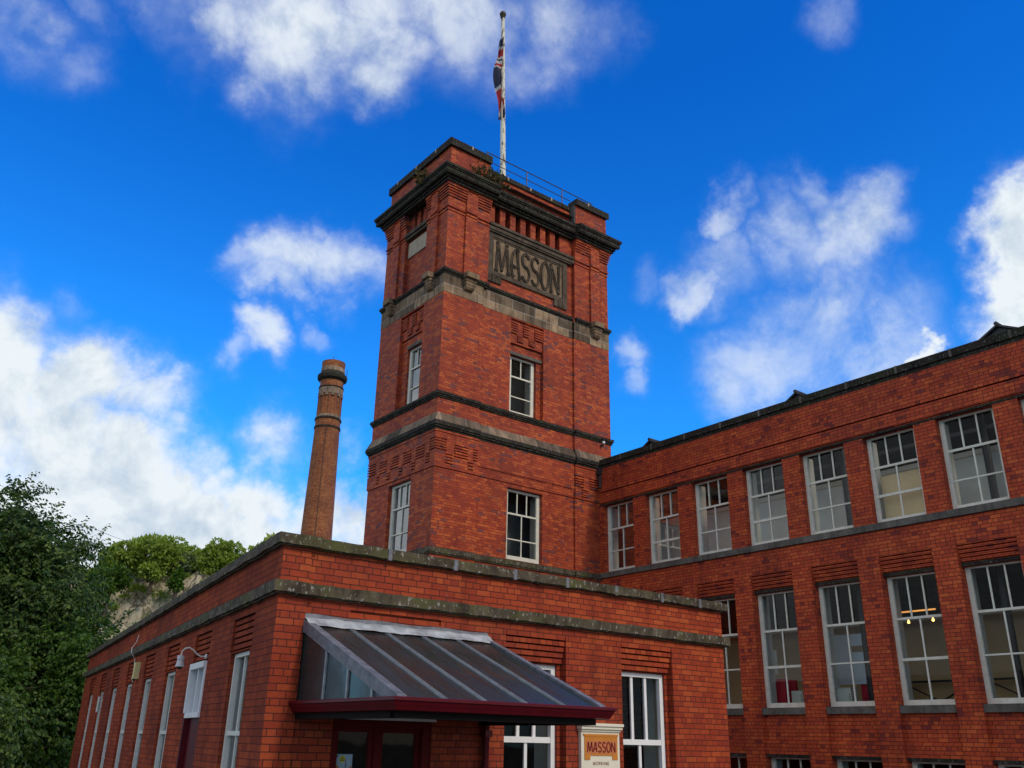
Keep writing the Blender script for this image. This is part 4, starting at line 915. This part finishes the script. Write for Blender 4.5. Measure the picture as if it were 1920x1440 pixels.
# things standing inside the lower windows
def thing_box(name, label, cat, m, b, top=None, group=None):
    mb = MB(); mb.box(*b); 
    if top: mb.box(b[0]-.01, b[1]+.01, b[2]-.01, b[3]+.01, b[5], b[5]+.012); 
    for k in range(5): mb.box(b[0]-.004, b[0]+.002, b[2]+.03, b[2]+.06, b[4]+.05+k*.05, b[4]+.07+k*.05, mi=1)
    o = mb.build(name, [m, M['dark']], loc=(b[0], b[2], b[4])); tag(o, label, cat, group); return o
thing_box('archive_box', 'pale grey box file on the sill behind the fourth lower mill window', 'box', M['carton'], (XM+.42, XM+.7, ix(4, .55, .4), ix(4, .12, .4), .92, 1.32), top=True)
thing_box('archive_box', 'pale grey box beside a red chair behind the third lower mill window', 'box', M['carton'], (XM+.42, XM+.6, ix(3, .97, .4), ix(3, .72, .4), .92, 1.3))
def chair(label, y, x, s=1.):
    t = empty('chair', (x, y, .6), label, 'chair', 'red chairs inside the mill')
    mb = MB(); mb.box(x-.04, x+.04, y-.22, y+.22, 1.05, 1.62); mb.build('backrest', M['redchair'], t)
    mb = MB(); mb.box(x+.0, x+.45, y-.22, y+.22, .98, 1.05); mb.build('seat', M['redchair'], t)
    for dx, dy in ((.02, -.2), (.02, .2), (.42, -.2), (.42, .2)):
        mb = MB(); mb.tube([(x+dx, y+dy, .6), (x+dx, y+dy, .98)], .012, 6); mb.build('leg', M['iron'], t)
chair('red high backed chair behind the left half of the third lower mill window', ix(3, .46, .85), XM+.85)
chair('red high backed chair further back behind the third lower mill window', ix(3, .70, 1.25), XM+1.25)
chair('red chair half hidden in shadow behind the fourth lower mill window', ix(4, .95, 1.3), XM+1.3)
mb = MB(); mb.box(XM+1.2, XM+1.25, ix(4, 1.2, 1.2), ix(4, .28, 1.2), 1.45, 2.62)
bd = mb.build('notice_board', M['blind']); tag(bd, 'pale blue notice board standing inside the fourth lower mill window', 'notice board')
mb = MB(); mb.box(XM+1.18, XM+1.197, ix(4, 1.0, 1.2), ix(4, .68, 1.2), 2.2, 2.34); mb.build('card', M['cardboard'], bd)
mb = MB(); mb.box(XM+.95, XM+1.0, ix(3, .45, .95), ix(3, .08, .95), 1.75, 2.35); b2 = mb.build('white_board', M['inner']); tag(b2, 'small white board inside the third lower mill window', 'board')
def pendant(x, y, z, label):
    t = empty('pendant_lamp', (x, y, z), label, 'lamp', 'warm lit lamps inside the mill')
    mb = MB(); mb.lathe((x, y), [(.001, z-.032), (.026, z-.022), (.033, z), (.02, z+.03), (.01, z+.06)], 10, smooth=True); mb.build('bulb', M['bulb'], t)
    mb = MB(); mb.tube([(x, y, z+.06), (x, y, 4.1)], .006, 5); mb.build('cord', M['iron'], t)
pendant(XM+.9, ix(2, .72, .9), 2.62, 'lit warm bulb behind the mill window next to the low building corner')
pendant(XM+1.2, ix(5, .40, 1.2), 2.78, 'left one of two lit bulbs behind the fifth lower mill window')
pendant(XM+1.2, ix(5, .84, 1.2), 2.78, 'right one of two lit bulbs behind the fifth lower mill window')
mb = MB(); mb.box(XM+.8, XM+.84, ix(5, .9, .8), ix(5, .22, .8), 2.95, 2.98); o = mb.build('orange_glow_bar', M['tube']); tag(o, 'orange glowing bar standing in for warm light on a rail high behind the fifth lower mill window', 'lamp')  # reflected warm light made as an emissive bar
# rainwater hopper where mill and tower meet
mb = MB(); mb.box(XM-.16, XM-.01, YT-.2, YT-.04, 8.05, 8.28); mb.tube([(XM-.08, YT-.12, 8.05), (XM-.08, YT-.12, 7.6)], .04, 8)
mb.build('rain_hopper', M['iron'], mill)

# ================================================================== CHIMNEY
ch = empty('brick_chimney', (34.95, 73.45, G), 'tall tapering round brick chimney with banded top behind the low building', 'chimney')
cxy = (34.95, 73.45)
def zc(y): return 33.6-(y-685)*.0557
mb = MB(); mb.lathe(cxy, [(1.95, G), (1.40, 16.85), (1.17, 26.9)], 40, uvr=1.4); mb.build('shaft', M['brick_chimney'], ch)
mb = MB(); mb.lathe(cxy, [(1.17, 27.9), (1.10, 28.0), (1.08, 30.3), (1.15, 30.35)], 12, uvr=1.1)
for k in range(12):
    a = 2*math.pi*k/12; mb.box(-.06, .06, 1.06, 1.14, 28.0, 30.3, lambda x, y, z, a=a: (cxy[0]+y*math.cos(a)-x*math.sin(a), cxy[1]+y*math.sin(a)+x*math.cos(a), z))
mb.build('head', M['brick_chimney'], ch)
for pr in ([(1.10, 31.05), (1.10, 31.9)], [(1.10, 33.1), (1.12, 33.75), (.95, 33.76), (.9, 33)], [(1.17, 26.9), (1.18, 27.9)]): mb = MB(); mb.lathe(cxy, pr, 32, uvr=1.1); mb.build('brick_drum', M['brick_chimney'], ch)
for z, r, h in ((26.9, 1.24, .2), (27.75, 1.26, .16), (31.0, 1.2, .1)): mb = MB(); mb.lathe(cxy, [(1.1, z), (r, z+.03), (r, z+h), (1.1, z+h+.04)], 32); mb.build('cornice_ring', M['soot'], ch)
mb = MB(); mb.lathe(cxy, [(1.1, 31.75), (1.25, 31.85), (1.38, 31.95), (1.42, 32.15), (1.42, 32.3), (1.3, 32.45), (1.15, 32.6), (1.1, 32.7)], 32)
mb.build('cornice_ring', M['soot'], ch)
for pr in ([(1.1, 27.95), (1.17, 28.0), (1.17, 28.22), (1.1, 28.25)], [(1.1, 32.65), (1.14, 32.7), (1.14, 33.05), (1.1, 33.1)]): mb = MB(); mb.lathe(cxy, pr, 32); mb.build('pale_band', M['slope'], ch)
mb = MB(); mb.lathe(cxy, [(1.1, 30.3), (1.18, 30.35), (1.16, 30.95), (1.1, 31.0)], 32)
for k in range(12):
    a = 2*math.pi*(k+.5)/12; mb.box(-.17, .17, 1.06, 1.17, 30.1, 30.34, lambda x, y, z, a=a: (cxy[0]+y*math.cos(a)-x*math.sin(a), cxy[1]+y*math.sin(a)+x*math.cos(a), z))
mb.build('pale_band', M['slope'], ch)
mb = MB(); ca, sa = math.cos(-2.1), math.sin(-2.1); mb.tube([(cxy[0]+rr*ca, cxy[1]+rr*sa, z) for rr, z in ((1.98, G), (1.43, 16.85), (1.20, 26.85))], .022, 5); mb.build('conductor_strip', M['iron'], ch)
mb = MB(); mb.tube([(cxy[0]-.1, cxy[1], 33.7), (cxy[0]-.1, cxy[1], 34.5)], .03, 5); mb.tube([(cxy[0]+1.1, cxy[1]-.7, 32.4), (cxy[0]+1.15, cxy[1]-.75, 33.2)], .03, 5); mb.build('lightning_rod', M['iron'], ch)

# ================================================================== things on the low building's side wall
lamp = empty('wall_lamp', fL(3.45, 0, 1.05), 'grey bell shaped lamp on a curved white arm above the side door', 'lamp')
mb = MB(); o0 = 3.45
arm = [(0, 1.05), (.08, 1.045), (.14, 1.075), (.19, 1.125), (.25, 1.155), (.31, 1.14), (.345, 1.10), (.35, 1.03)]
mb.tube([fL(o0, d, z) for d, z in arm], .010, 8); mb.tube([fL(o0, -.0, 1.05), fL(o0, .02, 1.05)], .035, 10); mb.build('arm', M['white'], lamp)
cx, cy, _ = fL(o0, .35, 0)
mb = MB(); mb.lathe((cx, cy), [(.001, 1.04), (.046, 1.04), (.05, 1.03), (.05, .985), (.043, .98), (.043, .972), (.062, .89), (.058, .888), (.04, .95)], 20, smooth=False); mb.build('lamp_shade', M['greyplastic'], lamp)
mb = MB(); mb.lathe((cx, cy), [(.042, .893), (.036, .868), (.016, .852), (.001, .85)], 14, smooth=True); mb.build('lens', M['dark'], lamp)
yb = empty('alarm_box', fL(9.75, 0, 1.05), 'yellowed plastic alarm box with a dark sensor high on the side wall', 'alarm box')
mb = MB(); mb.box(9.7, 9.9, .0, .10, 1.05, 1.34, fL); mb.box(9.69, 9.91, .0, .11, 1.02, 1.05, fL); mb.build('case', M['yellow'], yb)
mb = MB(); mb.lathe(fL(9.8, .07, 0)[:2], [(.03, 1.02), (.02, .98), (.001, .97)], 8); mb.build('sensor', M['iron'], yb)
mb = MB(); mb.box(15.4, 15.5, .0, .05, .50, .83, fL); mb.box(15.34, 15.56, .045, .065, .48, .85, fL); o = mb.build('junction_box', M['white']); tag(o, 'flat white metal box mounted beside the second farthest side window', 'box')
mb = MB(); mb.tube([fL(10.6, .01, 1.95), fL(10.62, .03, 1.80), fL(10.55, .11, 1.68), fL(10.4, .12, 1.56), fL(10.45, .03, 1.45), fL(10.42, .015, 1.2), fL(10.38, .01, .98)], .008, 6); o = mb.build('cable', M['cream']); tag(o, 'thin pale cable looping down over the side string course', 'cable')
mb = MB()
for (t, s_) in ((1.45, 1), (.9, .6)): pass
# wall sign
sg = empty('wall_sign', (9.23, YA, -.6), 'cream framed sign board with orange name panel between the front windows', 'sign')
mb = MB(); mb.box(8.87, 9.60, -.045, .01, -1.3, .2, fA); mb.box(8.86, 9.61, -.045, .03, .155, .185, fA); mb.box(8.845, 9.625, -.045, .055, .185, .225, fA); mb.box(8.835, 9.635, -.045, .075, .225, .262, fA)
mb.build('board', M['cream'], sg)
mb = MB()
mb.prism([(8.915, .128), (9.575, .128), (9.555, .095), (9.555, -.18), (9.46, -.18), (9.46, -.215), (9.57, -.215), (9.57, -.180), (9.555, -.18)], .011, .016, fA) if False else None
mb.prism([(8.90, .122), (9.572, .122), (9.552, .09), (8.925, .09)], .011, .024, fA); mb.box(8.925, 9.552, .011, .019, -.155, .09, fA); mb.box(8.925, 9.03, .011, .019, -.208, -.155, fA); mb.box(9.452, 9.555, .011, .019, -.208, -.155, fA)
mb.build('name_panel', M['orange'], sg)
mb = MB(); mb.box(8.955, 9.525, .0191, .0215, -.128, .035, fA); mb.build('panel_field', M['pink'], sg)
mb = MB(); text(mb, 'MASSON', 8.975, -.108, .076, .125, .016, .019, .003, fA, .0218, FONT, groove=False, widths=[1.2, 1., .85, .85, 1., 1.])
text(mb, 'WORKING', 9.082, -.275, .038, .04, .0105, .0065, .002, fA, .0105, FONT, groove=False, widths=[1.3, 1.1, .85, .9, .35, 1., 1.]); mb.build('lettering', M['signred'], sg)

# ================================================================== vegetation
def leafmesh(name, quads, m, parent=None, loc=(0, 0, 0)):
    """quads: list of (centre, dir, side, l, w) -> diamond leaves"""
    import numpy as np
    n = len(quads); V = np.empty((n, 4, 3)); q = quads
    c = np.array([a[0] for a in q]); d = np.array([a[1] for a in q]); s_ = np.array([a[2] for a in q]); l = np.array([a[3] for a in q])[:, None]; w_ = np.array([a[4] for a in q])[:, None]
    V[:, 0] = c; V[:, 1] = c+d*l*.45+s_*w_; V[:, 2] = c+d*l; V[:, 3] = c+d*l*.45-s_*w_
    V -= np.array(loc)
    me = bpy.data.meshes.new(name); me.vertices.add(4*n); me.vertices.foreach_set('co', V.ravel()); me.loops.add(4*n); me.loops.foreach_set('vertex_index', np.arange(4*n, dtype='i'))
    me.polygons.add(n); me.polygons.foreach_set('loop_start', np.arange(0, 4*n, 4, dtype='i')); me.polygons.foreach_set('loop_total', np.full(n, 4, dtype='i'))
    me.materials.append(m); me.update(calc_edges=True); me.validate()
    o = bpy.data.objects.new(name, me); sc.collection.objects.link(o)
    if parent is not None: o.parent = parent; o.location = Vector(loc)-ABS[parent.name]
    else: o.location = loc
    ABS[o.name] = Vector(loc); return o
rnd = random.random
def rdir():
    z = rnd()*2-1; a = rnd()*6.2832; k = math.sqrt(1-z*z); return Vector((k*math.cos(a), k*math.sin(a), z))
def spray(q, p, d, length, nl, ll, droop=.6):
    """a twig with alternate drooping leaves"""
    pos = Vector(p); d = Vector(d).normalized(); st = length/nl
    for i in range(nl):
        d = (d+Vector((0, 0, -droop*st*1.6))).normalized(); pos = pos+d*st
        sd = d.cross(Vector((0, 0, 1)));
        if sd.length < 1e-3: sd = Vector((1, 0, 0))
        sd.normalize(); s_ = 1 if i % 2 else -1
        ld = (d*.5+sd*s_*.8+Vector((0, 0, -.45-rnd()*.4))+rdir()*.25).normalized()
        ls = ld.cross(rdir()).normalized(); l = ll*(.7+.6*rnd())
        q.append((tuple(pos), tuple(ld), tuple(ls), l, l*.26))
def tree(loc, label, group, lobes, ntw, ll=.16, m='leaf', trunk_r=.25, name='tree', tw=(.7, 1.3), nl=13):
    """lobes: (x,y,z,rx,rz,weight)"""
    t = empty(name, loc, label, 'tree', group)
    tr = MB(); base = Vector(loc)
    top = max(lobes, key=lambda a: a[2]); apex = Vector((top[0], top[1], top[2]+top[4]*.4))
    n = 8; pts = [base.lerp(apex, k/n)+Vector((math.sin(k*1.3)*.15, math.cos(k*1.7)*.15, 0))*(1 if k else 0) for k in range(n+1)]
    tr.tube(pts, [trunk_r*(1-.88*k/n) for k in range(n+1)], 9)
    tw_o = MB()
    q = []
    tot = sum(a[5] for a in lobes)
    for (x, y, z, rx, rz, wt) in lobes:
        c = Vector((x, y, z))
        for k in range(5):
            h = max(base.z+1.2, min(z-rz*.5+rz*.25*k, apex.z-.5)); f = (h-base.z)/(apex.z-base.z); a = base.lerp(apex, f); dd = rdir(); dd.z = abs(dd.z)*.7
            e = c+Vector((dd.x*rx*.75, dd.y*rx*.75, dd.z*rz*.8)); mid = a.lerp(e, .5)+Vector((0, 0, .25))
            tr.tube([a, a.lerp(mid, .5)+Vector((0, 0, .08)), mid, e], [trunk_r*.4*(1-f*.6), trunk_r*.26, trunk_r*.17, .02], 6)
        nn = int(ntw*wt/tot)
        # boughs: clusters of sprays so that the crown has clumps and gaps
        ncl = max(6, nn//26)
        for k in range(ncl):
            dd = rdir(); rr = (.45+.6*rnd()); cc = c+Vector((dd.x*rx*rr, dd.y*rx*rr, dd.z*rz*rr))
            od = (Vector((dd.x, dd.y, dd.z*.5+.25))).normalized()
            for j in range(26):
                p = cc+Vector((rnd()-.5, rnd()-.5, (rnd()-.5)*.45))*min(1.5, rx*.5)
                d = (od+rdir()*.7).normalized(); spray(q, p, d, tw[0]+rnd()*(tw[1]-tw[0]), nl, ll)
    leafmesh('crown', q, M[m], t, loc=(top[0], top[1], top[2]))
    tr.build('trunk', M['bark'], t, loc=loc)
    return t
GT = 'trees beyond the far end of the low building'
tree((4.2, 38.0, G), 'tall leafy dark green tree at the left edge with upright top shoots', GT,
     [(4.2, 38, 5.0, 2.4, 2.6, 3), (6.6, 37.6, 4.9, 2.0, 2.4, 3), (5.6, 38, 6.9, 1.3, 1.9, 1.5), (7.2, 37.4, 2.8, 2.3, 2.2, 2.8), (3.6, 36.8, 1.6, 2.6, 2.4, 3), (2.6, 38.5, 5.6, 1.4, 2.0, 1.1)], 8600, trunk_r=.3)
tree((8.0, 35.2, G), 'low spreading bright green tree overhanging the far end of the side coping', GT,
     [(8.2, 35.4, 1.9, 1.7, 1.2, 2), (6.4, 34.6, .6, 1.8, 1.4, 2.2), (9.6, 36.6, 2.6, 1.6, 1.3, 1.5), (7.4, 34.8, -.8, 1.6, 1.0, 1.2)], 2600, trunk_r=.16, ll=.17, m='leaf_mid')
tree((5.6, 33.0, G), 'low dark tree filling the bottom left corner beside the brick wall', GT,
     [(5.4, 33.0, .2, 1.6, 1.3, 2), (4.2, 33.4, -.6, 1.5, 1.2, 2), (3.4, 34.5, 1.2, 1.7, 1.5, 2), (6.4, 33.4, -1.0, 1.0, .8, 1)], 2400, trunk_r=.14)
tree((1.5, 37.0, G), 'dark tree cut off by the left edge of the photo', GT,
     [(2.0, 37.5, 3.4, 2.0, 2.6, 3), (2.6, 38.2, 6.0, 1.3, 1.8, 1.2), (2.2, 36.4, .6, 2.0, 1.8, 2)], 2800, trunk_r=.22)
# dark undergrowth behind
q = []
for k in range(5200):
    x = -3+rnd()*16; y = 41+rnd()*5; z = G+rnd()*(6.2-abs(x-5)*.35); d = (rdir()+Vector((0, -.3, -.3))).normalized(); l = .3+.25*rnd()
    q.append(((x, y, z), tuple(d), tuple(d.cross(rdir()).normalized()), l, l*.38))
o = leafmesh('undergrowth', q, M['leaf'], loc=(5, 43, G)); tag(o, 'dark undergrowth behind the near trees', 'undergrowth', kind='stuff')

# hillside with limestone cliff
import mathutils.noise as mn
mb = MB(); nx, ny = 150, 60
def hp(i, j):
    s_ = -70+250*i/nx; q_ = 0+110*j/ny          # s along the hill (X-ish), q away
    ang = 1.02                                   # hill faces the camera
    base = Vector((48, 142, 0)); al = Vector((.93, -.36, 0)); aw = Vector((.36, .93, 0))
    n_ = mn.fractal(Vector((s_*.045, q_*.05, 3.1)), 1., 2., 5); n2_ = mn.fractal(Vector((s_*.22, q_*.25, 7.7)), 1., 2., 5)
    q0 = q_+n_*4
    if q0 < 12: z = -6+q0*.95
    elif q0 < 22: z = 5.4+(q0-12)*.9
    elif q0 < 26: z = 14.4+(q0-22)*2.75
    else: z = 25.4+(q0-26)*.12
    z += n_*1.6+n2_*1.2*(1.6 if 20 < q0 < 28 else .5)-2
    edge = max(0., abs(s_-8)-55)*.12; z -= edge
    p = base+al*s_+aw*(q_-26+n2_*1.0); return Vector((p.x, p.y, max(G-1, z)))
grid = [[hp(i, j) for j in range(ny+1)] for i in range(nx+1)]
for i in range(nx):
    for j in range(ny): mb.face([grid[i][j], grid[i+1][j], grid[i+1][j+1], grid[i][j+1]])
tag(mb.build('hillside', M['rock'], merge=True), kind='structure')
def htree(c, rx, rz, label, m='leaf_hill', n=5200, cat='tree', name='hill_tree', ll=.55):
    c = Vector(c); gz = c.z-rz*1.15
    t = empty(name, (c.x, c.y, gz-1), label, cat, 'trees and bushes on the cliff top')
    mb = MB(); mb.tube([(c.x, c.y, gz-1.5), (c.x+.2, c.y, c.z-rz*.3), (c.x, c.y+.1, c.z+rz*.5)], [.35, .25, .05], 7)
    for k in range(6):
        d = rdir(); mb.tube([(c.x, c.y, c.z-rz*.4), tuple(c+Vector((d.x*rx*.7, d.y*rx*.7, abs(d.z)*rz*.6)))], [.16, .03], 5)
    mb.build('trunk', M['bark'], t, loc=(c.x, c.y, gz))
    q = []; ncl = int(20+rx*13)
    for k in range(ncl):
        d = rdir(); d.z = d.z*.8+.15; rr = .45+.6*rnd(); cc = c+Vector((d.x*rx*rr, d.y*rx*rr, d.z*rz*rr)); cr = rx*(.12+.22*rnd()*rnd()+.04)
        for j in range(n//ncl):
            e = rdir(); e.z = abs(e.z) if rnd() < .75 else e.z
            p = cc+Vector((e.x*cr, e.y*cr, e.z*cr*.8))*(.75+.3*rnd()); ld = (e+rdir()*.7+Vector((0, 0, -.3))).normalized(); l = ll*(.6+.7*rnd())
            q.append((tuple(p), tuple(ld), tuple(ld.cross(rdir()).normalized()), l, l*.32))
    leafmesh('crown', q, M[m], t, loc=tuple(c))
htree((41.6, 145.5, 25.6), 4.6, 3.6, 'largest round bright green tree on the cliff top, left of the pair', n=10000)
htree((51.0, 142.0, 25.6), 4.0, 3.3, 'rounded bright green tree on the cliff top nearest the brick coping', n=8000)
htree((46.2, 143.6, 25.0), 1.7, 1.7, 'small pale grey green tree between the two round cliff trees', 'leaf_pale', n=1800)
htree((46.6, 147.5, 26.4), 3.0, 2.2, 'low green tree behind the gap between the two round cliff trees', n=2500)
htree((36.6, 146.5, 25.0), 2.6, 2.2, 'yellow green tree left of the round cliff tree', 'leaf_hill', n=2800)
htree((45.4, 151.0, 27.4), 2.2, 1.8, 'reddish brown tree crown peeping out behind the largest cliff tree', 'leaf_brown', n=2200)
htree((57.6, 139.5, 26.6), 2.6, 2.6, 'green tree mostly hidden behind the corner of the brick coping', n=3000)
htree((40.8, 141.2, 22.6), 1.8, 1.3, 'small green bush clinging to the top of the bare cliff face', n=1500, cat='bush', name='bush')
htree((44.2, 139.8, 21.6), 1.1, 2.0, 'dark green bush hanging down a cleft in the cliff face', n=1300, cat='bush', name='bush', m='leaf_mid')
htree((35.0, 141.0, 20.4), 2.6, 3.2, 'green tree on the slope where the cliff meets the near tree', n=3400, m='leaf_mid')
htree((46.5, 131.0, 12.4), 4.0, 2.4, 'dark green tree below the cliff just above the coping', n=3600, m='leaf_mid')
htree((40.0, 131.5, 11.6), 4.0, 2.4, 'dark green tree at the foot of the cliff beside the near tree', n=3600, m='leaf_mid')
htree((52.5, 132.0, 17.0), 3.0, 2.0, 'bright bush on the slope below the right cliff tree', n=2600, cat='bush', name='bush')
q = []
for k in range(420):
    s1 = -26+rnd()*52; q1 = 25.5+rnd()*9 if rnd() < .7 else 15+rnd()*7
    i_ = int((s1+70)/250*nx); j_ = int(q1/110*ny); c = grid[i_][j_]; cr = .5+rnd()*.9
    for k2 in range(60):
        e = rdir(); e.z = abs(e.z); p = c+e*cr*(.6+.5*rnd()); ld = (e+rdir()*.8).normalized(); l = .3+.3*rnd()
        q.append((tuple(p), tuple(ld), tuple(ld.cross(rdir()).normalized()), l, l*.32))
tag(leafmesh('scrub', q, M['leaf_hill'], loc=(45, 145, 24)), 'low green scrub along the cliff top and slope', 'scrub', kind='stuff')
# overhead wire
mb = MB(); a, b = Vector((7.6, 34.5, 6.9)), Vector((38.5, 145, 28.0)); mb.tube([a.lerp(b, k/12)+Vector((0, 0, -.25*math.sin(math.pi*k/12))) for k in range(13)], [.008+.022*k/12 for k in range(13)], 4)
tag(mb.build('overhead_wire', M['iron']), 'thin overhead wire running from the near tree towards the cliff top', 'wire')
# weeds growing on the stonework
def weed(name, label, spots, m='weed'):
    q = []
    for (c, n, s_, h) in spots:
        for k in range(n):
            p = Vector(c)+Vector(((rnd()-.5)*s_[0], (rnd()-.5)*s_[1], rnd()*h*.3)); d = (Vector((rnd()-.5, rnd()-.5, .25+rnd()*.8))).normalized(); l = .05+.09*rnd()
            for j in range(4): q.append((tuple(p+d*h*rnd()), tuple((d+rdir()*.7).normalized()), tuple(rdir()), l, l*.3))
    o = leafmesh(name, q, M[m], loc=spots[0][0]); tag(o, label, 'plant')
weed('weed_clump', 'brown green weeds spreading over the tower cornice left of the railing', [((14.35, YT-.2, 17.12), 170, (1.1, .35, .2), .34), ((14.9, YT+.1, 17.12), 60, (.5, .3, .2), .28)])
weed('weed_tuft', 'small weed tuft hanging from the left side of the tower cornice', [((XT-.35, 21.3, 17.05), 60, (.2, .35, .1), .25), ((XT-.45, 21.3, 16.8), 25, (.08, .12, .5), .2)])
weed('moss_tuft', 'little green tuft growing on the side coping near the front corner', [(fL(.9, -.1, 2.21), 26, (.12, .5, .05), .07), (fL(1.5, -.1, 2.21), 12, (.1, .3, .05), .05)], 'leaf_hill')
